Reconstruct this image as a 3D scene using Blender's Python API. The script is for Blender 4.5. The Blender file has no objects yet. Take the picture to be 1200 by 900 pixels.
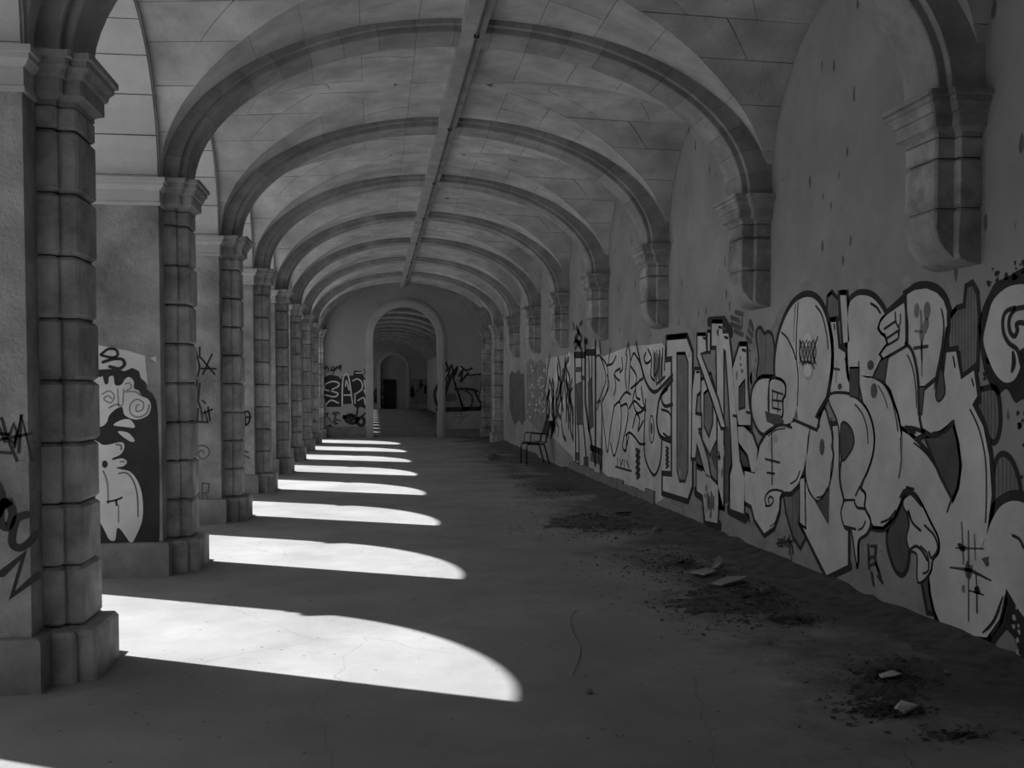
import bpy, bmesh, math, random
from mathutils import Vector
R = random.Random(7)
PI = math.pi
sc = bpy.context.scene
COL = sc.collection

# ------------------------------------------------------------------ camera
F_PX = 1200.0; PITCH = math.radians(2.2); H_CAM = 1.6
PP_Y = 453 + F_PX * math.tan(PITCH)
YAW = math.atan(160 * math.cos(PITCH) / F_PX)
cam_d = bpy.data.cameras.new('camera'); cam = bpy.data.objects.new('camera', cam_d); COL.objects.link(cam)
cam_d.sensor_width = 36; cam_d.sensor_fit = 'HORIZONTAL'; cam_d.lens = 36 * F_PX / 1200
cam_d.shift_y = (PP_Y - 450) / 1200
cam_d.clip_end = 500; cam_d.clip_start = 0.05
cam.location = (0, 0, H_CAM)
cam.rotation_euler = (PI / 2 - PITCH, 0, -YAW)
sc.camera = cam

# ------------------------------------------------------------------ sky, sun, exposure
SUN_ELEV = math.radians(44.0)
SUN_DIR = Vector((0.878 * math.cos(SUN_ELEV), -0.479 * math.cos(SUN_ELEV), -math.sin(SUN_ELEV)))
w = bpy.data.worlds.new('world'); sc.world = w; w.use_nodes = True
nt = w.node_tree; nt.nodes.clear()
sky = nt.nodes.new('ShaderNodeTexSky'); sky.sky_type = 'NISHITA'; sky.sun_disc = False
sky.sun_elevation = SUN_ELEV; sky.sun_rotation = math.atan2(-0.878, 0.479) % (2 * PI)
bw = nt.nodes.new('ShaderNodeRGBToBW'); bg = nt.nodes.new('ShaderNodeBackground'); out = nt.nodes.new('ShaderNodeOutputWorld')
bg.inputs['Strength'].default_value = 0.13
nt.links.new(sky.outputs[0], bw.inputs[0]); nt.links.new(bw.outputs[0], bg.inputs[0]); nt.links.new(bg.outputs[0], out.inputs[0])
sl = bpy.data.lights.new('sun', 'SUN'); sl.energy = 11.0; sl.angle = math.radians(0.6)
so = bpy.data.objects.new('sun', sl); COL.objects.link(so)
so.rotation_euler = SUN_DIR.to_track_quat('-Z', 'Y').to_euler(); so.location = (-20, 15, 20)
sc.view_settings.view_transform = 'Standard'; sc.view_settings.look = 'None'
sc.view_settings.gamma = 1.0; sc.view_settings.use_curve_mapping = False
sc.view_settings.exposure = -0.12

# ------------------------------------------------------------------ main measures (metres)
XL, XR = -1.79, 3.63          # inner faces of the arcade piers and of the right wall
XO = -3.46                    # outer face of the arcade
BAY, Y0 = 3.33, 6.03          # pier spacing, first pier in view
def YP(i): return Y0 + BAY * i
YEND, YBACK = 32.5, -1.25      # end wall with door, added light-blocking wall behind
ZS = 3.36                     # springing level
CX, A_T, R_T = 0.92, 2.71, 1.48     # vault: centre, half span, rise
AX, A_I, R_I = 0.88, 2.48, 1.37       # transverse arch soffit
PHW = 0.43                    # pier half width
YF0, YF1 = 33.0, 73.0         # second gallery beyond the door

# ------------------------------------------------------------------ materials
MATS = {}
def mat(name, a, b, scale=3.0, detail=6.0, bump=0.3, bscale=30.0, rough=0.9, rnd=0.0, spots=None, dist=0.02, big=None):
    m = bpy.data.materials.new(name); m.use_nodes = True; t = m.node_tree; N = t.nodes; L = t.links
    p = N['Principled BSDF']; p.inputs['Roughness'].default_value = rough
    if 'Specular IOR Level' in p.inputs: p.inputs['Specular IOR Level'].default_value = 0.2
    g = N.new('ShaderNodeNewGeometry')
    n1 = N.new('ShaderNodeTexNoise'); n1.inputs['Scale'].default_value = scale; n1.inputs['Detail'].default_value = detail; n1.inputs['Roughness'].default_value = 0.65
    L.new(g.outputs['Position'], n1.inputs['Vector'])
    mr = N.new('ShaderNodeMapRange'); mr.inputs[1].default_value = 0.3; mr.inputs[2].default_value = 0.7
    mr.inputs[3].default_value = a; mr.inputs[4].default_value = b
    L.new(n1.outputs['Fac'], mr.inputs[0]); val = mr.outputs[0]
    def math_(op, x, y):
        q = N.new('ShaderNodeMath'); q.operation = op
        for k, s in ((0, x), (1, y)):
            if isinstance(s, (int, float)): q.inputs[k].default_value = s
            else: L.new(s, q.inputs[k])
        return q.outputs[0]
    if big:
        n3 = N.new('ShaderNodeTexNoise'); n3.inputs['Scale'].default_value = big[0]; n3.inputs['Detail'].default_value = 4
        L.new(g.outputs['Position'], n3.inputs['Vector'])
        r3 = N.new('ShaderNodeMapRange'); r3.inputs[1].default_value = 0.35; r3.inputs[2].default_value = 0.65
        r3.inputs[3].default_value = 1 - big[1]; r3.inputs[4].default_value = 1 + big[1]
        L.new(n3.outputs['Fac'], r3.inputs[0]); val = math_('MULTIPLY', val, r3.outputs[0])
    if rnd:
        oi = N.new('ShaderNodeObjectInfo'); r2 = N.new('ShaderNodeMapRange')
        r2.inputs[3].default_value = 1 - rnd; r2.inputs[4].default_value = 1 + rnd
        L.new(oi.outputs['Random'], r2.inputs[0]); val = math_('MULTIPLY', val, r2.outputs[0])
    if spots:                                   # chipped pock marks: (scale vector, threshold, darkening)
        mp = N.new('ShaderNodeMapping'); mp.inputs['Scale'].default_value = spots[0]; L.new(g.outputs['Position'], mp.inputs['Vector'])
        v = N.new('ShaderNodeTexVoronoi'); v.inputs['Scale'].default_value = 1.0; L.new(mp.outputs[0], v.inputs['Vector'])
        n4 = N.new('ShaderNodeTexNoise'); n4.inputs['Scale'].default_value = 9; L.new(g.outputs['Position'], n4.inputs['Vector'])
        d2 = math_('ADD', v.outputs['Distance'], math_('MULTIPLY', math_('SUBTRACT', n4.outputs['Fac'], 0.5), 0.25))
        cr = N.new('ShaderNodeMapRange'); cr.inputs[1].default_value = spots[1] * 0.75; cr.inputs[2].default_value = spots[1]
        cr.inputs[3].default_value = spots[2]; cr.inputs[4].default_value = 1.0; L.new(d2, cr.inputs[0])
        val = math_('MULTIPLY', val, cr.outputs[0])
    cb = N.new('ShaderNodeCombineColor')
    for k in range(3): L.new(val, cb.inputs[k])
    L.new(cb.outputs[0], p.inputs['Base Color'])
    if bump:
        n2 = N.new('ShaderNodeTexNoise'); n2.inputs['Scale'].default_value = bscale; n2.inputs['Detail'].default_value = 8; n2.inputs['Roughness'].default_value = 0.7
        L.new(g.outputs['Position'], n2.inputs['Vector'])
        hgt = n2.outputs['Fac']
        if spots: hgt = math_('ADD', hgt, math_('MULTIPLY', cr.outputs[0], 1.2))
        bp = N.new('ShaderNodeBump'); bp.inputs['Strength'].default_value = bump; bp.inputs['Distance'].default_value = dist
        L.new(hgt, bp.inputs['Height']); L.new(bp.outputs[0], p.inputs['Normal'])
    MATS[name] = m
    return m
mat('vault_stone', 0.36, 0.62, 2.4, 9, 0.40, 22, 0.95, rnd=0.06, big=(0.6, 0.14))
mat('vault_mortar', 0.34, 0.46, 6, 6, 0.3, 40, 0.95)
mat('rib_stone', 0.22, 0.42, 3.0, 9, 0.5, 24, 0.95, rnd=0.12)
mat('ridge_stone', 0.28, 0.46, 3.0, 8, 0.3, 24, 0.95)
mat('pilaster_stone', 0.19, 0.56, 3.4, 10, 0.9, 18, 0.95, rnd=0.16, big=(1.5, 0.15))
mat('capital_stone', 0.22, 0.48, 4.0, 9, 0.9, 22, 0.95, rnd=0.08)
mat('joint_mortar', 0.05, 0.10, 8, 6, 0.4, 30, 0.95)
mat('pier_plaster', 0.17, 0.44, 2.6, 10, 0.9, 28, 0.95, big=(1.1, 0.15))
mat('pier_base_stone', 0.18, 0.36, 3.0, 8, 0.6, 24, 0.95)
mat('arcade_stone', 0.48, 0.64, 2.0, 7, 0.25, 25, 0.95, rnd=0.05)
mat('wall_plaster', 0.26, 0.38, 1.3, 9, 0.35, 20, 0.95, spots=((3.0, 6.5, 2.4), 0.15, 0.40), big=(0.35, 0.10))
mat('end_plaster', 0.30, 0.38, 1.0, 6, 0.15, 20, 0.95, big=(0.3, 0.08))
mat('trim_stone', 0.38, 0.50, 3.0, 6, 0.25, 25, 0.95)
mat('ground_gravel', 0.30, 0.42, 3.0, 8, 0.3, 20, 0.95)
mat('roof_slab', 0.3, 0.35, 2.0)
mat('dark_metal', 0.012, 0.025, 8, 3, 0.1, 60, 0.55)
mat('seat_wood', 0.08, 0.16, 14, 4, 0.1, 60, 0.6)
mat('litter', 0.035, 0.10, 9, 5, 0.0, 30, 0.95)
mat('dirt', 0.08, 0.20, 7, 10, 0.9, 40, 1.0, dist=0.03)
mat('card', 0.30, 0.42, 6, 5, 0.2, 40, 0.9)
mat('paper', 0.50, 0.66, 6, 5, 0.2, 40, 0.9)
mat('rubble', 0.14, 0.26, 8, 6, 0.6, 30, 0.95, rnd=0.3)
mat('cord', 0.30, 0.40, 6, 3, 0.0)
mat('cable', 0.10, 0.16, 6, 3, 0.0)
mat('cement', 0.16, 0.28, 4, 8, 0.6, 24, 0.95)
mat('paint_light', 0.52, 0.74, 2.2, 10, 0.2, 30, 0.85, big=(0.8, 0.10))
mat('paint_white', 0.70, 0.82, 2.0, 6, 0.10, 40, 0.85)
mat('paint_pale', 0.44, 0.58, 1.8, 8, 0.15, 40, 0.85, big=(1.2, 0.10))
mat('paint_grey', 0.17, 0.27, 3.0, 7, 0.12, 40, 0.85)
mat('paint_dark', 0.08, 0.15, 3.0, 7, 0.12, 40, 0.85)
mat('paint_black', 0.022, 0.045, 4.0, 6, 0.10, 40, 0.7)
mat('paint_haze', 0.24, 0.40, 3.5, 8, 0.15, 40, 0.9)
mat('paint_line', 0.05, 0.09, 4.0, 6, 0.05, 40, 0.8)

def floor_material():
    m = mat('floor_concrete', 0.27, 0.38, 1.2, 9, 0.25, 26, 0.9, big=(0.4, 0.10), dist=0.01)
    t = m.node_tree; N = t.nodes; L = t.links; p = N['Principled BSDF']
    src = p.inputs['Base Color'].links[0].from_socket
    g = [n for n in N if n.bl_idname == 'ShaderNodeNewGeometry'][0]
    # hairline cracks
    nz = N.new('ShaderNodeTexNoise'); nz.inputs['Scale'].default_value = 1.3; nz.inputs['Detail'].default_value = 5
    L.new(g.outputs['Position'], nz.inputs['Vector'])
    vm = N.new('ShaderNodeVectorMath'); vm.operation = 'MULTIPLY_ADD'; vm.inputs[1].default_value = (0.5, 0.5, 0.5)
    L.new(nz.outputs['Color'], vm.inputs[0]); L.new(g.outputs['Position'], vm.inputs[2])
    v = N.new('ShaderNodeTexVoronoi'); v.feature = 'DISTANCE_TO_EDGE'; v.inputs['Scale'].default_value = 0.45; L.new(vm.outputs[0], v.inputs['Vector'])
    c = N.new('ShaderNodeMapRange'); c.inputs[1].default_value = 0.0; c.inputs[2].default_value = 0.003; c.inputs[3].default_value = 0.78; c.inputs[4].default_value = 1.0
    L.new(v.outputs['Distance'], c.inputs[0])
    # small dark pits and crumbs
    v2 = N.new('ShaderNodeTexVoronoi'); v2.inputs['Scale'].default_value = 7; L.new(g.outputs['Position'], v2.inputs['Vector'])
    c2 = N.new('ShaderNodeMapRange'); c2.inputs[1].default_value = 0.05; c2.inputs[2].default_value = 0.09; c2.inputs[3].default_value = 0.5; c2.inputs[4].default_value = 1.0
    L.new(v2.outputs['Distance'], c2.inputs[0])
    # soil trodden in along the right wall, widened to paint in the light falloff
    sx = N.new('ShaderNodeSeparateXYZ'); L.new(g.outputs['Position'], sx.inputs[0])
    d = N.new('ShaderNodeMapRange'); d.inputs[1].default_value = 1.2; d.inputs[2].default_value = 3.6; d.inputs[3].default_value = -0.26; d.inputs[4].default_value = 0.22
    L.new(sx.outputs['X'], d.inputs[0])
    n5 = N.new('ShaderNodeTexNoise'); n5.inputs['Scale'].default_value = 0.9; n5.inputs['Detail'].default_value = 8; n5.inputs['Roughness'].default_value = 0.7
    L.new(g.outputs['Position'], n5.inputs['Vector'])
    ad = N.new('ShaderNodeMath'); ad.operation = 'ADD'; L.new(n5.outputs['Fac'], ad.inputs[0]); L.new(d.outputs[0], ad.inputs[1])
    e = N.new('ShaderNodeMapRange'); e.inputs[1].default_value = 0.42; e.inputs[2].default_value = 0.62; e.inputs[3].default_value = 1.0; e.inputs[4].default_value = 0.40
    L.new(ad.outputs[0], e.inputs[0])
    m1 = N.new('ShaderNodeMath'); m1.operation = 'MULTIPLY'; L.new(c.outputs[0], m1.inputs[0]); L.new(c2.outputs[0], m1.inputs[1])
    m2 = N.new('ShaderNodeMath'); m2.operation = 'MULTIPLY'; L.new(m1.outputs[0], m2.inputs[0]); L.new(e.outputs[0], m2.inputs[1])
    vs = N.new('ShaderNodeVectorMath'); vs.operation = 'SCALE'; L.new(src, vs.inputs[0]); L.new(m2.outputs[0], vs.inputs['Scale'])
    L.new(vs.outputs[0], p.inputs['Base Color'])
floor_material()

# ------------------------------------------------------------------ helpers
def mesh(name, verts, faces, m, smooth=False, fix=True):
    me = bpy.data.meshes.new(name); me.from_pydata([tuple(v) for v in verts], [], faces)
    if fix:
        b = bmesh.new(); b.from_mesh(me); bmesh.ops.recalc_face_normals(b, faces=b.faces); b.to_mesh(me); b.free()
    me.materials.append(MATS[m])
    if smooth:
        for p in me.polygons: p.use_smooth = True
    return me
def link(name, me, parent=None, loc=(0, 0, 0)):
    o = bpy.data.objects.new(name, me); COL.objects.link(o); o.location = loc
    if parent is not None: o.parent = parent
    return o
def obj(name, verts, faces, m, parent=None, smooth=False, fix=True):
    return link(name, mesh(name, verts, faces, m, smooth, fix), parent)
def empty(name, loc=(0, 0, 0)):
    o = bpy.data.objects.new(name, None); COL.objects.link(o); o.location = loc; o.empty_display_size = 0.2
    return o
def tag(o, label, cat=None, group=None, kind=None):
    if label: o['label'] = label
    if cat: o['category'] = cat
    if group: o['group'] = group
    if kind: o['kind'] = kind
    return o
class MB:
    def __init__(s): s.v = []; s.f = []
    def add(s, v, f):
        n = len(s.v); s.v += [tuple(q) for q in v]; s.f += [tuple(i + n for i in q) for q in f]; return s
    def box(s, x0, x1, y0, y1, z0, z1):
        return s.add([(x, y, z) for z in (z0, z1) for x, y in ((x0, y0), (x1, y0), (x1, y1), (x0, y1))],
                     [(0, 3, 2, 1), (4, 5, 6, 7), (0, 1, 5, 4), (1, 2, 6, 5), (2, 3, 7, 6), (3, 0, 4, 7)])
    def loft(s, rings, cap=True):
        n = len(rings[0]); v = [p for r in rings for p in r]; f = []
        for k in range(len(rings) - 1):
            for i in range(n):
                j = (i + 1) % n; f.append((k * n + i, k * n + j, (k + 1) * n + j, (k + 1) * n + i))
        if cap: f.append(tuple(range(n))); f.append(tuple(range((len(rings) - 1) * n, len(rings) * n)))
        return s.add(v, f)
    def tube(s, pts, r, seg=8):
        pts = [Vector(p) for p in pts]; rings = []
        for i, p in enumerate(pts):
            t = (pts[min(i + 1, len(pts) - 1)] - pts[max(i - 1, 0)]).normalized()
            a = Vector((0, 0, 1)) if abs(t.z) < 0.9 else Vector((1, 0, 0))
            u = t.cross(a).normalized(); q = t.cross(u)
            rings.append([p + (u * math.cos(2 * PI * k / seg) + q * math.sin(2 * PI * k / seg)) * r for k in range(seg)])
        return s.loft(rings)
    def build(s, name, m, parent=None, smooth=False): return obj(name, s.v, s.f, m, parent, smooth)
    def mesh(s, name, m, smooth=False): return mesh(name, s.v, s.f, m, smooth)
def struct(o, label=None): o['kind'] = 'structure'; return tag(o, label)

# arched wall: opening in the plane (u, z), extruded along w
def arch_wall(mb, mapf, u0, u1, uc, hw, zspring, z0, ztop, w0, w1, n=24, jambs=True):
    arc = [(uc - hw * math.cos(PI * k / n), zspring + hw * math.sin(PI * k / n)) for k in range(n + 1)]
    edge = ([(uc - hw, z0)] if jambs else []) + arc + ([(uc + hw, z0)] if jambs else [])
    v, f = [], []
    def q(*p):
        b = len(v); v.extend(mapf(*c) for c in p); f.append(tuple(range(b, b + 4)))
    for ww in (w0, w1):
        for k in range(n):
            a, b = arc[k], arc[k + 1]; q((a[0], a[1], ww), (b[0], b[1], ww), (b[0], ztop, ww), (a[0], ztop, ww))
        for a, b in ((u0, uc - hw), (uc + hw, u1)):
            if abs(b - a) > 1e-4: q((a, z0, ww), (b, z0, ww), (b, ztop, ww), (a, ztop, ww))
    for a, b in zip(edge[:-1], edge[1:]): q((a[0], a[1], w0), (b[0], b[1], w0), (b[0], b[1], w1), (a[0], a[1], w1))
    q((u0, ztop, w0), (u1, ztop, w0), (u1, ztop, w1), (u0, ztop, w1))
    q((u0, z0, w0), (u0, ztop, w0), (u0, ztop, w1), (u0, z0, w1)); q((u1, z0, w0), (u1, ztop, w0), (u1, ztop, w1), (u1, z0, w1))
    q((u0, z0, w0), (uc - hw, z0, w0), (uc - hw, z0, w1), (u0, z0, w1)); q((uc + hw, z0, w0), (u1, z0, w0), (u1, z0, w1), (uc + hw, z0, w1))
    mb.add(v, f)

# ------------------------------------------------------------------ shell
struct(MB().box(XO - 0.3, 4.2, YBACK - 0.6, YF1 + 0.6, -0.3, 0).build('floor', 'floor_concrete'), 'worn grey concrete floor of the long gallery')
struct(MB().box(-70, XO - 0.3, -50, 120, -0.35, -0.05).build('ground', 'ground_gravel'), 'pale gravel ground outside the arcade')
struct(MB().box(XR, XR + 0.5, YBACK - 0.5, YF1 + 0.5, 0, 5.3).build('wall_right', 'wall_plaster'), 'long plastered wall with pock marks above graffiti')
struct(MB().box(XO, XR + 0.5, YBACK - 0.5, YF1 + 0.5, 5.3, 5.5).build('roof', 'roof_slab'), 'unseen roof slab added above the vaults to stop light leaks')  # unseen slab, added so no light leaks in over the vault

# arcade wall: spandrels above the piers with real arch openings
wl = MB(); mapL = lambda u, z, ww: (ww, u, z)
HO = BAY / 2 - PHW
for i in range(-2, 7):
    yc = YP(i) + BAY / 2
    arch_wall(wl, mapL, yc - BAY / 2, yc + BAY / 2, yc, HO + 0.02, ZS, ZS, 5.3, XO, XL, jambs=False)
yc = (YP(7) + PHW + YEND) / 2; hw8 = (YEND - YP(7) - PHW) / 2 - 0.18
arch_wall(wl, mapL, YP(7), YEND, yc, hw8, ZS, ZS, 5.3, XO, XL, jambs=False)
wl.box(XO, XL, YBACK, YP(-2), ZS, 5.3)
wl.box(XO, XL, yc + hw8, YEND, 0, ZS)
struct(MB().box(XO + 0.5, XO + 0.9, YP(-2) + PHW, YP(-1) - PHW, 0, 4.6).build('infill_light_blocker', 'pier_plaster'), 'unseen infill added in the arch beside the viewer to darken the near floor')  # unseen arch infill, added to darken the floor near the camera
wall_left = struct(wl.build('wall_left', 'pier_plaster'), 'arcade wall of round arches open to the sun')
# soffit stones of the arches that show
def soffit_stone(k, n=12):
    j = 0.005; r0, r1 = HO, HO + 0.05
    a0, a1 = PI * k / n + j / HO, PI * (k + 1) / n - j / HO
    v, f = [], []; m = 3
    for s in range(m + 1):
        a = a0 + (a1 - a0) * s / m
        for x, r in ((XO + 0.01, r1), (XO + 0.01, r0), (XL - 0.004, r0), (XL - 0.004, r1)):
            v.append((x, -r * math.cos(a), ZS + r * math.sin(a)))
    for s in range(m):
        for c in range(4): f.append((s * 4 + c, s * 4 + (c + 1) % 4, s * 4 + 4 + (c + 1) % 4, s * 4 + 4 + c))
    f += [(0, 1, 2, 3), tuple(range(m * 4, m * 4 + 4))]
    return mesh('arch_stone', v, f, 'arcade_stone')
SOFF = [soffit_stone(k) for k in range(12)]
for i in (-1, 0, 1, 2, 3):
    for k in range(12): link('arch_stone', SOFF[k], wall_left, (0, YP(i) + BAY / 2, 0))
# plain rim of the arches on the gallery side
for i in range(-2, 7):
    v, f = [], []; n = 24
    for s in range(n + 1):
        a = PI * s / n; c, z = -math.cos(a), math.sin(a)
        for r, x in ((HO + 0.015, XL - 0.01), (HO + 0.015, XL + 0.012), (HO + 0.055, XL + 0.012), (HO + 0.055, XL - 0.01)): v.append((x, YP(i) + BAY / 2 + r * c, ZS + r * z))
    for s in range(n):
        for q in range(4): f.append((s * 4 + q, s * 4 + (q + 1) % 4, s * 4 + 4 + (q + 1) % 4, s * 4 + 4 + q))
    obj('arch_rim', v, f, 'rib_stone', wall_left)

# ------------------------------------------------------------------ vault
LUN = {-1: (HO + 0.06, 1.29), 1: (1.45, 1.40)}        # side: lunette half width, rise at the wall
def barrel(phi, t, sg, off=0.0, H=BAY / 2):
    x = math.cos(phi); s = abs(x); b, rw = LUN[1 if x > 0 else -1]
    r = rw + (R_T - rw) * (1 - s); q = R_T * math.sin(phi) / max(r, 1e-6)
    gy = b * math.sqrt(max(0, 1 - q * q)) if q < 1 else 0.0
    gy = min(gy, H)
    y = gy + t * (H - gy)
    return (CX + (A_T + off) * x, sg * y, ZS + (R_T + off) * math.sin(phi))
def groin_s(sn, side):
    b, rw = LUN[side]; f = lambda s: (rw + (R_T - rw) * (1 - s)) * sn - R_T * math.sqrt(max(0, 1 - s * s))
    hi = 1.0; lo = 1.0
    while lo > 0.0 and f(lo) >= 0: lo -= 0.02
    lo = max(lo, 0)
    if f(lo) >= 0: return lo
    hi = lo + 0.02
    for _ in range(30):
        md = (lo + hi) / 2
        if f(md) >= 0: hi = md
        else: lo = md
    return hi
def lunette(th, t, side, off=0.0):
    b, rw = LUN[side]; sn = math.sin(th); g = groin_s(sn, side); s = g + t * (1 - g)
    r = rw + (R_T - rw) * (1 - s)
    return (CX + side * A_T * s, (b + off) * math.cos(th), ZS + (r + off) * sn)
def patch(fn, u0, u1, t0, t1, nu, nt, jw_u, jw_t, proud, depth=0.03):
    """a stone: grid on the vault surface, rim going back into the joint"""
    a0, a1, c0, c1 = u0 + jw_u, u1 - jw_u, t0 + jw_t, t1 - jw_t
    v, f = [], []
    for i in range(nu + 1):
        for j in range(nt + 1): v.append(fn(a0 + (a1 - a0) * i / nu, c0 + (c1 - c0) * j / nt, -proud))
    W = nt + 1
    for i in range(nu):
        for j in range(nt): f.append((i * W + j, (i + 1) * W + j, (i + 1) * W + j + 1, i * W + j + 1))
    rim = [(i, 0) for i in range(nu + 1)] + [(nu, j) for j in range(1, nt + 1)] + [(i, nt) for i in range(nu - 1, -1, -1)] + [(0, j) for j in range(nt - 1, 0, -1)]
    base = len(v)
    for i, j in rim: v.append(fn(a0 + (a1 - a0) * i / nu, c0 + (c1 - c0) * j / nt, depth))
    n = len(rim)
    for k in range(n):
        q = (k + 1) % n; i, j = rim[k]; i2, j2 = rim[q]
        f.append((i * W + j, i2 * W + j2, base + q, base + k))
    return v, f
def vault_stones():
    st = []; rr = random.Random(3)
    NB = 16
    for c in range(NB):
        u0, u1 = PI * c / NB, PI * (c + 1) / NB; um = (u0 + u1) / 2
        for sg in (-1, 1):
            fn = lambda u, t, off, sg=sg: barrel(u, t, sg, off)
            y0, y1 = barrel(um, 0, 1)[1], barrel(um, 1, 1)[1]; ln = y1 - y0 - 0.22
            n = max(1, round(ln / 0.62)); cuts = [0] + sorted(max(0.08, min(0.9, (k + rr.uniform(-0.18, 0.18)) / n)) for k in range(1, n)) + [1]
            for k in range(n): st.append(patch(fn, u0, u1, cuts[k], cuts[k + 1], 8, 2, 0.0008, 0.002 / max(ln, 0.3), rr.uniform(0, 0.005)))
    for side in (-1, 1):
        NL = 11
        for c in range(NL):
            u0, u1 = PI * c / NL, PI * (c + 1) / NL; um = (u0 + u1) / 2
            fn = lambda u, t, off, side=side: lunette(u, t, side, off)
            x0, x1 = lunette(um, 0, side)[0], lunette(um, 1, side)[0]; ln = abs(x1 - x0)
            n = max(1, round(ln / 0.62)); cuts = [0] + sorted(max(0.1, min(0.9, (k + rr.uniform(-0.2, 0.2)) / n)) for k in range(1, n)) + [1]
            for k in range(n): st.append(patch(fn, u0, u1, cuts[k], cuts[k + 1], 3, 3, 0.0018, 0.003 / max(ln, 0.3), rr.uniform(0, 0.006)))
    return st
STONES = vault_stones()
def vault_backing(mb, yc, H=BAY / 2, off=0.02, nu=32, full=True):
    for sg in (-1, 1):
        v = [barrel(PI * i / nu, j / 4, sg, off, H) for i in range(nu + 1) for j in range(5)]
        mb.add([(x, y + yc, z) for x, y, z in v], [(i * 5 + j, i * 5 + 5 + j, i * 5 + 6 + j, i * 5 + 1 + j) for i in range(nu) for j in range(4)])
    for side in (-1, 1):
        v = [lunette(PI * i / nu, j / 4 * 1.0, side, off) for i in range(nu + 1) for j in range(5)]
        mb.add([(x, y + yc, z) for x, y, z in v], [(i * 5 + j, i * 5 + 5 + j, i * 5 + 6 + j, i * 5 + 1 + j) for i in range(nu) for j in range(4)])
vb = MB()
for i in range(-2, 8): vault_backing(vb, YP(i) + BAY / 2)
ceiling = struct(obj('ceiling', vb.v, vb.f, 'vault_mortar', None, True, False), 'groin vaulted stone ceiling with faint masonry joints')
SM = [mesh('vault_stone', v, f, 'vault_stone') for v, f in STONES]
for i in (0, 1):
    for m in SM: link('vault_stone', m, ceiling, (0, YP(i) + BAY / 2, 0))
far = MB()
for i in (-2, -1, 2, 3, 4, 5, 6, 7):
    for v, f in STONES: far.add([(x, y + YP(i) + BAY / 2, z) for x, y, z in v], f)
tag(obj('vault_stones', far.v, far.f, 'vault_stone', ceiling), None, None, None, 'stuff')
print('STONES PER BAY', len(STONES))

# ------------------------------------------------------------------ transverse arches
def arch_section(phi, x0=AX, a=A_I, r=R_I):
    return [(x0 + (a + n) * math.cos(phi), y, ZS + (r + n) * math.sin(phi)) for y, n in
            ((-0.25, 0.32), (-0.25, 0.062), (-0.242, 0.055), (-0.20, 0.055), (-0.20, 0.008), (-0.192, 0.0), (0.192, 0.0), (0.20, 0.008), (0.20, 0.055), (0.242, 0.055), (0.25, 0.062), (0.25, 0.32))]
NV = 23
ARCH_LABEL = {0: 'stone arch rib springing from the pier with bold black lettering', 1: 'stone arch rib springing from the pier with black and white swirls',
              2: 'stone arch rib springing from the pier with thin tags and spiral', 3: 'stone arch rib springing from the pier with one round tag'}
PIL_LABEL = {0: 'short corbelled wall pilaster above the domed bubble letters and splat', 1: 'short corbelled wall pilaster above the egg shaped bubble letter', 2: 'short corbelled wall pilaster above the gap before the block letters',
             3: 'short corbelled wall pilaster above the loose outlined letters', 4: 'short corbelled wall pilaster above the dark tall letters and scribbles', 5: 'short corbelled wall pilaster above the speckled grey panel', 6: 'short corbelled wall pilaster above the dark grey paint patch'}
def voussoir(k):
    mb = MB(); a0, a1 = PI * k / NV + 0.0009, PI * (k + 1) / NV - 0.0009
    mb.loft([arch_section(a0 + (a1 - a0) * s / 3) for s in range(4)]); return mb.mesh('voussoir', 'rib_stone')
VM = [voussoir(k) for k in range(NV)]
mb = MB(); mb.loft([arch_section(PI * s / 48) for s in range(49)]); ARCH_PLAIN = mb.mesh('transverse_arch', 'rib_stone')
mb = MB(); mb.loft([arch_section(PI * s / 48, AX, A_I + 0.012, R_I + 0.012) for s in range(49)]); mb.v = [(x, y * 0.94, z) for x, y, z in mb.v]; ARCH_CORE = mb.mesh('mortar_core', 'joint_mortar')
for i in range(-2, 8):
    lab = ARCH_LABEL.get(i, 'stone arch rib springing from an unpainted pier and spanning the vault'); grp = 'transverse arch ribs of the vault'
    if 1 <= i <= 4:
        e = empty('transverse_arch', (0, YP(i), 0)); tag(e, lab, 'arch', grp)
        for m in VM:
            o = link('voussoir', m, e); d = R.uniform(-0.004, 0.004); o.location = (0, d, R.uniform(0, 0.003))
        link('mortar_core', ARCH_CORE, e)
    else:
        o = link('transverse_arch', ARCH_PLAIN, None, (0, YP(i), 0)); tag(o, lab, 'arch', grp)
# ridge band and cable
rb = empty('ridge_rib', (AX, 0, 4.71)); tag(rb, 'long flat ridge band running along the crown of the vault', 'ridge band')
o = MB().box(AX - 0.11, AX + 0.02, YBACK, YEND, 4.716, 4.90).build('wide_band', 'ridge_stone', rb); o.location = (-AX, 0, -4.71)
o = MB().box(AX + 0.02, AX + 0.10, YBACK, YEND, 4.726, 4.90).build('narrow_band', 'rib_stone', rb); o.location = (-AX, 0, -4.71)
cb = MB().tube([(AX + 0.022, YBACK + 0.02 + (YEND - YBACK - 0.04) * k / 40, 4.699) for k in range(41)], 0.011, 6).build('cable', 'cable')
tag(cb, 'thin dark cable clipped along the ridge of the vault', 'cable')
for i in range(-2, 8):
    MB().box(AX + 0.0, AX + 0.045, YP(i) - 0.225, YP(i) - 0.195, 4.685, 4.712).build('cable_clip', 'dark_metal', cb)

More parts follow.
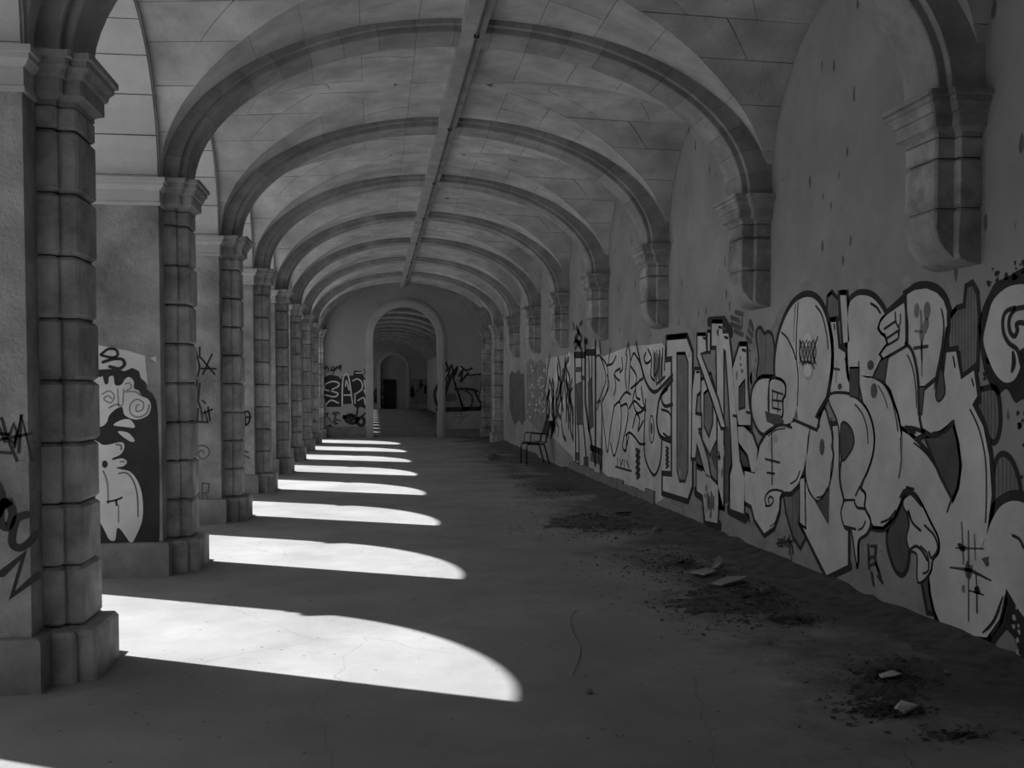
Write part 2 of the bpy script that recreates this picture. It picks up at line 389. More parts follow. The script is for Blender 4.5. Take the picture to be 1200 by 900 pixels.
# ------------------------------------------------------------------ piers and pilasters
def pil_poly(d, hb, hf, pb, pf, ch=0.014):
    h = [(-hb - d, -0.02), (-hb - d, pb + d - ch), (-hb - d + ch, pb + d), (-hf - d, pb + d), (-hf - d, pf + d - ch), (-hf - d + ch, pf + d)]
    return h + [(-u, p) for u, p in reversed(h)]
def pil_ring(face, sg, z, poly): return [(face + sg * p, u, z) for u, p in poly]
def pil_mesh(name, face, sg, levels, m, dims):
    mb = MB(); mb.loft([pil_ring(face, sg, z, pil_poly(d, *dims)) for d, z in levels]); return mb.mesh(name, m)
DL = (0.235, 0.185, 0.105, 0.20)        # left pilaster: half widths and projections of the two steps
DR = (0.235, 0.185, 0.15, 0.27)
def block_levels(z0, z1, bv=0.02): return [(-bv, z0 + 0.004), (0, z0 + bv + 0.004), (0, z1 - bv - 0.004), (-bv, z1 - 0.004)]
CAP = [(0, 3.105), (0, 3.13), (0.03, 3.15), (0.045, 3.155), (0.045, 3.235), (0.06, 3.24), (0.068, 3.27), (0.085, 3.293)]
ABAC = [(0.09, 3.295), (0.09, 3.325), (0.11, 3.33), (0.11, 3.362), (0.0, 3.366)]
COURSES = [0.285 + 0.337 * k for k in range(9)]
def pilaster_set(face, sg, dims):
    s = {'pilaster_base': pil_mesh('pilaster_base', face, sg, [(0.075, 0), (0.075, 0.25), (0.06, 0.275), (0.0, 0.285)], 'pilaster_stone', dims),
         'joint_core': pil_mesh('joint_core', face, sg, [(-0.022, 0.1), (-0.022, 3.2)], 'joint_mortar', dims),
         'neck_block': pil_mesh('neck_block', face, sg, block_levels(2.981, 3.108, 0.012), 'pilaster_stone', dims),
         'capital': pil_mesh('capital', face, sg, CAP, 'capital_stone', dims), 'abacus': pil_mesh('abacus', face, sg, ABAC, 'capital_stone', dims)}
    s['block'] = pil_mesh('pilaster_block', face, sg, [(d, z - 0.285) for d, z in block_levels(COURSES[0], COURSES[1])], 'pilaster_stone', dims)
    return s
PSL = pilaster_set(XL, 1, DL); PSR = pilaster_set(XR, -1, DR)
def add_pilaster(parent, S, rr):
    for n in ('pilaster_base', 'neck_block', 'joint_core'): link(n, S[n], parent)
    link('abacus', S['abacus'], link('capital', S['capital'], parent))
    for k in range(8):
        o = link('pilaster_block', S['block'], parent, (rr.uniform(-0.007, 0.007), rr.uniform(-0.008, 0.008), COURSES[k]))
        c = 1 if S is PSL else -1; o.rotation_euler = (rr.uniform(-0.008, 0.008), 0, 0); o.scale = (1, rr.uniform(0.98, 1.025), 1)
def rect(x0, x1, hy, d, z): return [(x0 - d, -hy - d, z), (x1 + d, -hy - d, z), (x1 + d, hy + d, z), (x0 - d, hy + d, z)]
mb = MB(); mb.loft([rect(XO, XL, PHW, 0, z) for z in (0.2, 3.16)]); PIER_SHAFT = mb.mesh('pier_shaft', 'pier_plaster')
mb = MB(); mb.loft([rect(XO, XL, PHW, d, z) for d, z in ((0.06, 0), (0.06, 0.265), (0.045, 0.285), (0.0, 0.29))]); PIER_BASE = mb.mesh('plinth', 'pier_base_stone')
mb = MB(); mb.loft([rect(XO, XL, PHW, d, z) for d, z in ((0, 3.11), (0.02, 3.115), (0.02, 3.135), (0.012, 3.14), (0.012, 3.235), (0.03, 3.245), (0.05, 3.27), (0.05, 3.295), (0.065, 3.30), (0.065, 3.335), (0.0, 3.34), (0.0, 3.362))]); IMPOST = mb.mesh('impost', 'trim_stone')
PIER_LABEL = {0: 'nearest rusticated stone pier carrying bold black lettering and a scrawled tag',
              1: 'rusticated stone pier painted with black and white swirling graffiti on its side',
              2: 'rusticated stone pier with thin black tags and a faint spiral doodle',
              3: 'rusticated stone pier with one small round black tag on its edge'}
PIER_LABEL[0] = 'rusticated stone pier carrying bold black lettering and a scrawled tag'
for i in range(-2, 8):
    e = empty('stone_pier', (0, YP(i), 0))
    if i in PIER_LABEL: tag(e, PIER_LABEL[i], 'pier', 'piers of the arcade')
    else: tag(e, 'unpainted rusticated stone pier in the row along the sunlit arcade', 'pier', 'piers of the arcade')
    link('pier_shaft', PIER_SHAFT, e); link('plinth', PIER_BASE, e); link('impost', IMPOST, e)
    add_pilaster(e, PSL, R)
# right wall pilasters: short, on a curved corbel
def corbel_mesh():
    mb = MB(); rings = []
    hb, hf, pb, pf = DR
    zt, zb = 2.676, 2.34
    for z, bv in ((zt, -0.016), (zt - 0.02, 0), (zt - 0.07, 0)): rings.append(pil_ring(XR, -1, z, pil_poly(bv, hb, hf, pb, pf)))
    for k in range(1, 10):
        a = PI / 2 * k / 9; z = zt - 0.07 - (zt - 0.07 - zb) * math.sin(a); c = max(math.cos(a), 0.06)
        rings.append(pil_ring(XR, -1, z, pil_poly(0, hb, hf, min(pb, pf * c), pf * c + 0.002, 0.008)))
    mb.loft(rings); return mb.mesh('corbel', 'capital_stone')
CORB = corbel_mesh()
CORE_R = pil_mesh('joint_core', XR, -1, [(-0.022, 2.64), (-0.022, 3.2)], 'joint_mortar', DR)
BLK_R = pil_mesh('pilaster_block', XR, -1, block_levels(2.679, 2.981), 'pilaster_stone', DR)
for i in range(-2, 9):
    y = YP(i) if i < 8 else YEND - 0.02
    e = empty('wall_pilaster', (0, y, 0))
    if i < 7:
        tag(e, PIL_LABEL.get(i, 'short corbelled wall pilaster on bare wall beside the arch with the added infill'), 'pilaster', 'short pilasters on the right wall')
        link('corbel', CORB, e); link('joint_core', CORE_R, e); link('pilaster_block', BLK_R, e); link('neck_block', PSR['neck_block'], e); link('abacus', PSR['abacus'], link('capital', PSR['capital'], e))
    else:
        tag(e, 'full height blocky pilaster on the graffiti wall near the end wall' if i == 7 else 'full height blocky pilaster in the end wall corner beside the pyramid mural', 'pilaster', 'full height pilasters')
        add_pilaster(e, PSR, R)
e = empty('wall_pilaster', (0, YEND - 0.02, 0)); tag(e, 'full height blocky pilaster in the end wall corner beside the black letters', 'pilaster', 'full height pilasters'); add_pilaster(e, PSL, R)
o = link('transverse_arch', ARCH_PLAIN, None, (0, YEND - 0.02, 0)); tag(o, 'half buried arch rib against the end wall above the doorway', 'arch', 'transverse arch ribs of the vault')

# ------------------------------------------------------------------ end wall, door, second gallery
mapE = lambda u, z, ww: (u, ww, z)
DXC, DHW, DZS = 0.94, 1.01, 3.10
mb = MB(); arch_wall(mb, mapE, XL - 0.3, XR, DXC, DHW, DZS, 0, 5.3, YEND, YF0)
struct(mb.build('wall_end', 'end_plaster'), 'end wall with a tall round arched doorway')
def arch_trim(y, xc, hw, zsp, wd, th, name):
    prof = [(0.0, 0.0), (0.0, -th), (wd * 0.72, -th), (wd * 0.78, -th * 0.6), (wd, -th * 0.6), (wd, 0.0)]
    rings = []
    for t in [(-1, 0.0)] + [(0, PI * k / 28) for k in range(29)] + [(1, 0.0)]:
        ring = []
        for r, d in prof:
            if t[0] == -1: p = (xc - hw - r, y + d, 0.0)
            elif t[0] == 1: p = (xc + hw + r, y + d, 0.0)
            else: p = (xc - (hw + r) * math.cos(t[1]), y + d, zsp + (hw + r) * math.sin(t[1]))
            ring.append(p)
        rings.append(ring)
    mb = MB(); mb.loft(rings); return mb.build(name, 'trim_stone')
struct(arch_trim(YEND, DXC, DHW, DZS, 0.24, 0.07, 'trim_1'), 'raised stone moulding around the end doorway')
struct(MB().box(DXC - DHW, DXC + DHW, YEND + 0.05, YF0, 0, 0.07).build('door_sill', 'cement'), 'low stone sill in the end doorway')
struct(MB().box(XL, DXC - DHW - 0.24, YEND - 0.05, YEND, 0, 0.34).build('baseboard_end', 'cement'), 'low rough cement skirting left of the doorway')
struct(MB().box(DXC + DHW + 0.24, XR, YEND - 0.05, YEND, 0, 0.26).build('baseboard_end', 'cement'), 'low rough cement skirting right of the doorway')
struct(MB().box(XL - 1.6, XR, YBACK - 0.4, YBACK, 0, 5.3).build('wall_back_blocker', 'end_plaster'), 'unseen closing wall added behind the viewer to darken the near floor')  # unseen wall, added close behind the camera so the near floor gets darker
# second gallery: piers, vault, arches, far wall
wl2 = MB(); vb2 = MB(); n2 = 12
for j in range(n2):
    yc = YF0 + BAY * (j + 0.5)
    arch_wall(wl2, mapL, yc - BAY / 2, yc + BAY / 2, yc, 0.80, ZS - 0.15, 0, 5.3, XO, XL, 12)
    vault_backing(vb2, yc, nu=16)
    o = link('transverse_arch', ARCH_PLAIN, None, (0, YF0 + BAY * (j + 1) - 0.05, 0)); tag(o, 'dim arch rib of the second gallery seen through the doorway', 'arch', 'arch ribs beyond the doorway')
struct(wl2.build('wall_left', 'pier_plaster'), 'arcade wall of the second gallery beyond the doorway')
struct(obj('ceiling', vb2.v, vb2.f, 'vault_stone', None, True, False), 'vaulted ceiling of the second gallery beyond the doorway')
mb = MB(); arch_wall(mb, mapE, XL, XR, 1.25, 0.9, 2.9, 0, 5.3, YF1, YF1 + 0.5)
struct(mb.build('wall_far', 'end_plaster'), 'far wall of the second gallery with an arched recess')
struct(arch_trim(YF1, 1.25, 0.9, 2.9, 0.25, 0.08, 'trim_2'), 'pale moulding around the far arched recess')
struct(MB().box(0.3, 2.2, YF1 + 0.3, YF1 + 0.5, 0, 4.0).build('recess_panel', 'end_plaster'), 'blank panel filling the far arched recess')
d = empty('door_1', (1.0, YF1 + 0.25, 0)); struct(d, 'dark closed door in the far arched recess')
o = MB().box(-0.45, 0.45, -0.04, 0.04, 0, 2.1).build('door_leaf', 'dark_metal', d); MB().box(0.3, 0.36, -0.08, -0.04, 1.0, 1.06).build('door_handle', 'cable', d)
#GRAFFITI
# ------------------------------------------------------------------ graffiti: flat paint on the real wall faces
_cp, _sp, _cy, _sy = math.cos(PITCH), math.sin(PITCH), math.cos(YAW), math.sin(YAW)
_F = Vector((_sy * _cp, _cy * _cp, -_sp)); _Rt = Vector((_cy, -_sy, 0)); _U = Vector((_sy * _sp, _cy * _sp, _cp))
def ray(px, py): return _F + _Rt * ((px - 600) / F_PX) + _U * ((PP_Y - py) / F_PX)
CAM0 = Vector((0, 0, H_CAM))
def on_x(px, py, X):
    d = ray(px, py); return CAM0 + d * (X / d.x)
def on_y(px, py, Y):
    d = ray(px, py); return CAM0 + d * (Y / d.y)
def on_floor(px, py):
    d = ray(px, py); return CAM0 + d * (-H_CAM / d.z)
def P(s): return [tuple(float(c) for c in q.split(',')) for q in s.split()]
def smooth_pts(p, closed, n=5):
    out = []; L = len(p)
    for i in range(L if closed else L - 1):
        g = (lambda k: p[k % L]) if closed else (lambda k: p[max(0, min(L - 1, k))])
        a, b, c, d = g(i - 1), g(i), g(i + 1), g(i + 2)
        for s in range(n):
            t = s / n
            out.append(tuple(0.5 * (2 * b[k] + (c[k] - a[k]) * t + (2 * a[k] - 5 * b[k] + 4 * c[k] - d[k]) * t * t + (3 * b[k] - a[k] - 3 * c[k] + d[k]) * t ** 3) for k in (0, 1)))
    if not closed: out.append(p[-1])
    return out
class Surf:
    """a painted face: pixel tracing -> 2D on the face -> 3D, in thin layers of paint"""
    def __init__(s, kind, val): s.kind = kind; s.val = val
    def uv(s, p):
        if s.kind == 'x': q = on_x(p[0], p[1], s.val); return (q.y, q.z)
        q = on_y(p[0], p[1], s.val); return (q.x, q.z)
    def pt(s, u, z, layer):
        d = 0.0008 * layer + 0.0006
        return (s.val - d, u, z) if s.kind == 'x' else (u, s.val - d, z)
class Piece:
    bold = 1.7
    def __init__(s, surf, name, label, group=None, cat='graffiti'):
        s.surf = surf; s.st = {}; s.root = empty(name, (0, 0, 0)); tag(s.root, label, cat, group)
    def fill(s, pts, m='paint_light', layer=2, sm=True, name='letter_fill', line=None, lw=0.03, ll=None, lm='paint_black'):
        if isinstance(pts, str): pts = P(pts)
        q = smooth_pts(pts, True, 4) if sm else pts
        uv = [s.surf.uv(p) for p in q]
        uv = [(u, max(z, 0.012)) for u, z in uv]
        o = obj(name, [s.surf.pt(u, z, layer) for u, z in uv], [tuple(range(len(uv)))], m, s.root, False, False)
        if line or ll is not None: s.line(pts, lw * s.bold, (layer - 1 if ll is None else ll), sm, lm, True)
        return o
    def line(s, pts, wd=0.014, layer=6, sm=True, m='paint_black', closed=False, taper=0.0):
        if isinstance(pts, str): pts = P(pts)
        q = smooth_pts(pts, closed, 4) if sm else list(pts)
        if closed: q = q + [q[0], q[1]]
        uv = [Vector(s.surf.uv(p)) for p in q]
        uv2 = [uv[0]]
        for a in uv[1:]:
            if (a - uv2[-1]).length > 0.003: uv2.append(a)
        uv = uv2; n = len(uv)
        if n < 2: return
        small = m == 'paint_dark' and wd < 0.01
        mb = s.st.setdefault((m, layer), MB()) if small else MB(); v = []
        for i in range(n):
            t1 = (uv[i] - uv[i - 1]).normalized() if i else None; t2 = (uv[i + 1] - uv[i]).normalized() if i < n - 1 else None
            t = t1 if t2 is None else t2 if t1 is None else (t1 + t2)
            if t.length < 1e-3: t = t1
            t = t.normalized(); nn = Vector((-t.y, t.x))
            k = 1.0
            if t1 is not None and t2 is not None: k = min(1.5, 1 / max(0.4, nn.dot(Vector((-t1.y, t1.x)))))
            h = wd / 2 * k
            if taper: h *= 1 - taper * abs(2 * i / (n - 1) - 1) ** 2
            c = uv[i]
            if i == 0 and not closed: c = c - t * wd * 0.35
            if i == n - 1 and not closed: c = c + t * wd * 0.35
            for sg in (-1, 1): w2 = c + nn * h * sg; v.append(s.surf.pt(w2.x, max(w2.y, 0.012), layer))
        fc = [(2 * i, 2 * i + 2, 2 * i + 3, 2 * i + 1) for i in range(n - 1)]
        if not closed and not small and wd >= 0.018 and not taper:
            for e, sg in ((0, -1), (n - 1, 1)):            # round ends
                c = (Vector(v[2 * e]) + Vector(v[2 * e + 1])) / 2; r = Vector(v[2 * e]) - c; k = 1 if e else 0
                t = (uv[-1] - uv[-2]).normalized() if e else (uv[0] - uv[1]).normalized()
                tt = Vector((0, t.x, t.y)) if s.surf.kind == 'x' else Vector((t.x, 0, t.y))
                b0 = len(v); ring = []
                for a in (0.2, 0.4, 0.6, 0.8):
                    q = c + r * math.cos(a * PI) + tt * r.length * math.sin(a * PI); v.append((q.x, q.y, max(q.z, 0.012))); ring.append(len(v) - 1)
                fc.append(tuple([2 * e] + ring + [2 * e + 1]))
        mb.add(v, fc)
        if not small:
            nm = {'paint_black': 'black_stroke', 'paint_line': 'dark_stroke', 'paint_dark': 'dark_grey_stroke', 'paint_light': 'pale_stroke', 'paint_white': 'pale_stroke', 'paint_pale': 'pale_stroke', 'paint_haze': 'sprayed_haze', 'paint_grey': 'grey_stroke'}[m]
            obj(nm, mb.v, mb.f, m, s.root, False, False)
    def dot(s, px, py, rx, ry, m='paint_black', layer=6, name='paint_dot', n=10, jag=0.0, rr=R):
        c = s.surf.uv((px, py)); a = s.surf.uv((px + rx, py)); b = s.surf.uv((px, py + ry)); ru, rz = abs(a[0] - c[0]), abs(b[1] - c[1])
        mb = s.st.setdefault((m, layer), MB())
        v = []
        for k in range(n):
            j = 1 + rr.uniform(-jag, jag); v.append(s.surf.pt(c[0] + ru * j * math.cos(2 * PI * k / n), max(0.012, c[1] + rz * j * math.sin(2 * PI * k / n)), layer))
        mb.add(v, [tuple(range(n))])
    def hatch(s, pts, n=7, m='paint_grey', layer=2, sm=True, lw=0.022):
        """grey field with dark upright hatching and a dark border"""
        p = P(pts) if isinstance(pts, str) else pts
        s.fill(p, m, layer, sm, 'hatched_field', True, lw * 2.0, layer - 1)
        q = smooth_pts(p, True, 4) if sm else p
        x0, x1 = min(a[0] for a in q), max(a[0] for a in q)
        for k in range(1, n):
            x = x0 + (x1 - x0) * k / n; ys = []
            for a, b in zip(q, q[1:] + q[:1]):
                if (a[0] - x) * (b[0] - x) < 0: ys.append(a[1] + (b[1] - a[1]) * (x - a[0]) / (b[0] - a[0]))
            ys.sort()
            for a, b in zip(ys[::2], ys[1::2]):
                if b - a > 4: s.line([(x, a + 1), (x, b - 1)], 0.008, layer + 1, False, 'paint_dark')
    def done(s):
        for (m, l), mb in s.st.items():
            o = obj({'paint_black': 'black_dots', 'paint_dark': 'hatching'}.get(m, 'paint_dots'), mb.v, mb.f, m, s.root, False, False); o['kind'] = 'stuff'
RW = Surf('x', XR)

# --- big bubble letters on the right wall
g = Piece(RW, 'bubble_letter_mural', 'large pale bubble letter mural with thick black outlines on right wall')
# dark halo sprayed around the mass
g.line('883,440 909,385 922,356 946,338 962,343 972,350', 0.13, 0, True, 'paint_haze')
g.line('984,338 1012,334 1034,342 1044,352 1062,334 1086,326 1106,338 1116,352', 0.12, 0, True, 'paint_haze')
g.line('874,590 884,622 896,640 912,625 925,600 935,640 966,690 1000,676 1004,640', 0.10, 0, True, 'paint_haze')
g.line('1018,640 1040,640 1052,690 1070,680 1082,716 1102,752 1150,762', 0.10, 0, True, 'paint_haze')
# left bulb and fist
g.fill('920,447 903,444 891,445 883,456 881,472 883,488 889,502 896,507 905,502 918,499 940,505 945,470', 'paint_light', 3, True, 'letter_fill', True, 0.05)
g.hatch('887,392 891,386 896,393 901,391 906,400 908,440 900,446 888,444 890,420', 4, 'paint_grey', 2)
# egg
g.fill('910,450 909,426 911,406 915,388 923,368 933,354 946,348 957,352 966,366 971,384 974,406 974,428 971,450 967,468 957,488 961,491 958,504 931,492 925,502 915,488', 'paint_light', 4, True, 'letter_fill', True, 0.065)
g.line('936,354 934,390 934,420 936,442 935,476', 0.016, 7)
g.line('933,356 931,385 931,400', 0.010, 7)
g.line('917,390 923,396 930,410 933,420', 0.02, 7)
g.line('957,359 963,367 967,380 970,395 971,408', 0.018, 7)
g.line('967,470 960,482 957,488 961,491 958,504 931,492', 0.03, 7, False)
g.fill('934,478 936,491 931,490', 'paint_grey', 7, False, 'shade_fill')
g.fill('903,448 914,446 920,452 920,462 917,468 917,486 910,488 902,484', 'paint_light', 5, True, 'letter_fill', True, 0.035, 4)
for a in ('902,448 902,484', '906,458 918,462', '906,469 917,470', '906,458 906,478 915,480', '912,462 911,470', '913,472 912,482'): g.line(a, 0.02, 8, False)
g.fill('897,481 903,484 914,486 920,495 908,498 899,494', 'paint_dark', 6, False, 'shade_fill')
g.line('928,501 918,498 905,502 898,507', 0.025, 8)
# scribbled face in the egg
g.dot(947, 398, 5, 8, 'paint_white', 6); g.dot(947, 434, 5, 8, 'paint_white', 6); g.dot(948, 418, 8, 28, 'paint_pale', 5, n=16)
for k in range(5):
    x = 938 + 4 * k
    g.line([(x, 398 + 2 * (k % 2)), (x + 3, 412), (x, 426)], 0.013, 8); g.line([(x + 3, 400), (x, 413), (x + 3, 427)], 0.013, 8)
g.line('941,428 945,424 951,425 955,432', 0.013, 8); g.line('938,400 938,420 942,424', 0.012, 8); g.line('959,395 954,412 955,425', 0.016, 8)
# belly with spiral foot
g.fill('916,498 898,511 891,523 887,541 885,555 873,552 873,587 881,592 885,608 896,625 907,617 913,599 914,582 917,576 927,576 936,567 942,550 947,530 950,503 935,494', 'paint_light', 4, False, 'letter_fill', True, 0.055)
g.line('899,592 897,584 902,576 910,574 918,576', 0.022, 7); g.line('898,593 904,592 907,586 904,582 901,585 902,589', 0.02, 7)
g.line('913,599 909,612 903,617', 0.012, 7); g.line('927,567 934,562 938,552', 0.016, 7); g.line('921,502 910,504 901,511', 0.014, 7)
g.line('905,508 905.5,566', 0.028, 7, False, 'paint_dark'); g.line('898,538 914,542', 0.024, 7, False, 'paint_line'); g.line('900,554 908,555', 0.022, 7, False, 'paint_line')
for a in ((904, 522, 3, 10), (909, 514, 3, 6)): g.dot(*a, 'paint_pale', 6)
# drop, bar and leg
g.hatch('919,578 936,566 938,612 944,628 938,640 930,628 922,600', 5, 'paint_grey', 2, False)
g.fill('938,562 943,560 944,617 938,612', 'paint_light', 4, False, 'letter_fill', True, 0.03)
g.fill('941,556 938,612 969,674 994,662 994,600 986,560 986,498 975,500 976,543 972,566 971,613 957,590 947,570', 'paint_light', 3, False, 'letter_fill', True, 0.05)
g.line('938,612 969,677 994,664', 0.085, 1, False)
g.fill('949,503 945,546 947,568 953,581 960,586 967,581 972,566 976,543 975,512 971,494 966,480 958,504', 'paint_light', 4, True, 'letter_fill', True, 0.026)
g.fill('957,589 965,584 972,574 971,613', 'paint_dark', 5, False, 'shade_fill', True, 0.014)
g.dot(964, 524, 3, 10, 'paint_dark', 7); g.line('958,583 965,581 970,572', 0.016, 7); g.line('974,490 977,512 975,524 978,532 975,545 974,560', 0.014, 7)
# R loop with bubbles
g.fill('972,467 987,462 1003,467 1017,483 1024,507 1023,530 1017,550 1008,571 1014,580 1013,595 1020,611 1016,624 1006,633 1005,660 999,622 991,617 987,601 990,586 985,560 984,500', 'paint_light', 5, True, 'letter_fill', True, 0.03)
g.fill('987,498 997,502 1001,517 996,530 987,537', 'paint_dark', 7, True, 'shade_fill', True, 0.022, 6)
g.line('1003,474 1012,486 1017,503 1018,520', 0.014, 8); g.line('987,537 985,560 990,586', 0.026, 8); g.line('1008,571 1004,580', 0.02, 8)
g.line('1014,596 1006,595 1003,590', 0.024, 8); g.line('991,586 1002,586', 0.02, 8); g.line('991,617 1003,620', 0.022, 8); g.line('1015,611 1012,618 1007,621', 0.016, 8)
g.line('1006,634 1005,662', 0.04, 4, False)
# neck, ear and raised arm
g.hatch('971,349 975,345 979,350 982,352 983,371 970,374', 4, 'paint_grey', 2, False)
g.fill('985,346 992,346 996,400 989,402', 'paint_light', 4, False, 'letter_fill', True, 0.05)
g.fill('971,378 980,377 983,408 996,417 997,464 974,464', 'paint_light', 3, False, 'letter_fill', True, 0.05)
g.dot(985, 453, 2.5, 4, 'paint_dark', 7); g.line('978,432 984,433', 0.02, 7, False, 'paint_line'); g.line('981,424 980,446', 0.03, 6, False, 'paint_pale')
g.line('978,380 979,386', 0.016, 7, False); g.line('991,420 993,430', 0.014, 7, False)
g.fill('996,440 994,400 995,360 1003,348 1013,346 1024,350 1034,362 1039,374 1041,395 1038,420 1024,442 1007,440', 'paint_light', 4, True, 'letter_fill', True, 0.055)
g.fill('997,432 1007,432 1007,466 997,463', 'paint_dark', 6, False, 'shade_fill', True, 0.018, 5)
g.line('1022,356 1028,360 1032,366', 0.022, 7); g.dot(1021, 428, 4, 6, 'paint_dark', 7); g.line('1007,424 1007,440', 0.016, 7, False)
g.fill('1024,442 1033,423 1041,419 1037,446', 'paint_dark', 5, False, 'shade_fill', True, 0.02)
# belly to the right of the R
g.fill('1006,440 1022,441 1032,445 1043,460 1052,487 1057,513 1059,540 1059,570 1056,587 1048,605 1035,617 1024,616 1018,605 1010,575 1017,550 1022,530 1022,507 1012,470', 'paint_light', 4, False, 'letter_fill', True, 0.03)
g.line('1056,587 1048,606 1035,618 1022,617', 0.07, 3); g.line('1024,442 1036,450 1044,464 1050,485 1053,505', 0.014, 7); g.line('1056,513 1057,540 1054,560', 0.012, 7)
g.dot(1025, 458, 4, 9, 'paint_dark', 7); g.line('1034,612 1043,608 1050,599', 0.018, 7); g.line('1030,452 1037,465 1041,478', 0.010, 7)
# fist and domed column
g.fill('1063,403 1062,380 1062,346 1072,340 1086,338 1098,343 1106,352 1110,364 1110,386 1106,410 1100,440 1098,456 1104,500 1084,506 1060,520 1053,490 1043,460 1036,446 1041,420', 'paint_light', 3, False, 'letter_fill', True, 0.05)
g.line('1039,369 1060,350 1072,338 1086,336 1098,340 1107,350 1112,364', 0.075, 1)
g.fill('1060,355 1063,380 1063,403 1036,419 1033,415 1042,403 1038,391 1034,389 1031,384 1033,377 1040,369', 'paint_light', 5, False, 'letter_fill', True, 0.03)
g.line('1050,377 1038,385', 0.02, 8, False); g.line('1053,388 1041,396', 0.02, 8, False); g.line('1054,391 1053,397 1042,404', 0.02, 8); g.line('1050,366 1051,378 1055,385 1054,392', 0.016, 8); g.line('1056,368 1056,378 1053,384', 0.012, 8)
g.line('1063,403 1070,412 1075,432 1077,452 1078,484', 0.028, 8); g.line('1064,416 1070,430 1074,455 1075,478', 0.010, 8)
g.line('1062,346 1063,380 1063,403', 0.026, 8); g.line('1104,362 1107,382 1104,410 1098,440 1096,456', 0.012, 8); g.line('1110,386 1106,410 1100,440 1098,460', 0.022, 8)
g.fill('1078,454 1084,454 1081,485 1077,484', 'paint_dark', 7, False, 'shade_fill', True, 0.012, 6)
g.fill('1104,432 1107,450 1107,462 1101,469 1098,462 1101,446', 'paint_dark', 7, True, 'shade_fill', True, 0.018, 6)
for a in ((1075, 364, 3, 9), (1087, 364, 4, 11), (1086, 380, 3, 8), (1081, 390, 3, 12)): g.dot(*a, 'paint_grey', 6)
g.line('1080,366 1081,420', 0.022, 7, False, 'paint_grey'); g.line('1074,388 1085,389', 0.018, 7, False, 'paint_grey'); g.line('1073,408 1087,406', 0.024, 7, False, 'paint_line'); g.line('1081,400 1081,440', 0.012, 7, False, 'paint_grey')
# K with branching arms
g.hatch('1113,376 1122,364 1132,361 1134,338 1139,335 1144,344 1146,371 1144,431 1128,442 1126,411 1113,407', 9, 'paint_grey', 2, False)
g.fill('1110,413 1121,412 1127,445 1142,434 1146,464 1140,474 1153,500 1160,535 1163,580 1157,628 1150,645 1111,600 1117,582 1124,560 1125,540 1117,500 1109,501 1096,509 1083,505 1080,490 1082,460 1100,445 1107,440', 'paint_light', 5, False, 'letter_fill', True, 0.04, 3.5)
g.line('1110,413 1121,411 1127,446 1142,433 1147,464', 0.065, 4, False)
g.line('1140,474 1153,500 1160,535 1163,580 1157,628', 0.075, 4)
g.line('1118,418 1120,430', 0.014, 8, False); g.line('1140,444 1142,452', 0.014, 8, False); g.line('1138,480 1149,505 1156,540 1157,580 1156,612', 0.012, 8)
g.line('1083,505 1096,511 1109,503 1117,496', 0.035, 8); g.line('1094,507 1104,505 1110,500', 0.012, 8); g.line('1063,501 1072,502 1083,506', 0.03, 8); g.line('1066,505 1072,506', 0.03, 8, False)
g.fill('1058,505 1066,510 1076,520 1088,533 1104,557 1117,582 1111,600 1150,642 1156,630 1168,640 1180,690 1172,725 1157,747 1107,741 1096,715 1092,697 1089,668 1098,650 1098,630 1085,600 1072,580 1059,576', 'paint_light', 4, False, 'letter_fill', True, 0.04)
g.hatch('1086,514 1096,513 1110,507 1117,500 1122,520 1125,545 1122,570 1117,582 1104,557', 9, 'paint_dark', 6, False, 0.018)
g.line('1072,519 1086,531 1098,548 1108,566', 0.014, 8); g.line('1117,582 1111,600', 0.014, 8, False); g.line('1056,582 1062,576 1070,578 1080,592', 0.045, 8, True, 'paint_black', False, 0.7)
g.line('1064,571 1071,573', 0.02, 8, False)
g.line('1157,747 1107,741 1096,715 1091,690', 0.06, 3)
# curls
g.hatch('1041,626 1056,592 1063,605 1065,630 1063,661 1056,671 1047,659', 6, 'paint_dark', 2)
g.hatch('1081,677 1092,672 1094,693 1100,718 1088,715', 3, 'paint_dark', 2, False)
g.fill('1061,585 1072,580 1082,595 1090,612 1099,630 1100,645 1093,655 1090,670 1077,681 1076,650 1067,643 1064,630 1067,615 1065,603 1060,593', 'paint_light', 5, True, 'letter_fill', True, 0.024)
g.line('1066,600 1070,612 1079,621', 0.02, 8); g.line('1069,643 1075,640 1082,646 1087,655', 0.022, 8); g.line('1085,616 1096,628 1100,643 1093,654 1090,648', 0.018, 8); g.line('1080,640 1088,650 1089,668 1083,672', 0.016, 8); g.line('1064,600 1068,606', 0.016, 8, False)
# crosses on the foot
for a, m in (('1128,613 1130,660', 'paint_dark'), ('1136,623 1136,727', 'paint_dark'), ('1143,627 1144,655', 'paint_grey'), ('1145,672 1146,717', 'paint_line'), ('1122,642 1153,643', 'paint_line'), ('1115,665 1138,668 1162,680', 'paint_line'), ('1137,692 1153,697', 'paint_black')): g.line(a, 0.026, 8, False, m, False, 0.6)
g.dot(1128, 642, 5, 5, 'paint_black', 8, jag=0.3); g.dot(1136, 668, 5, 9, 'paint_dark', 8, jag=0.3); g.dot(1146, 692, 4, 5, 'paint_black', 8, jag=0.3); g.dot(1156, 656, 4, 6, 'paint_dark', 8, jag=0.5); g.dot(1130, 690, 2, 5, 'paint_grey', 8)
g.line('1153,741 1166,727 1176,700', 0.022, 8, True, 'paint_black', False, 0.6)
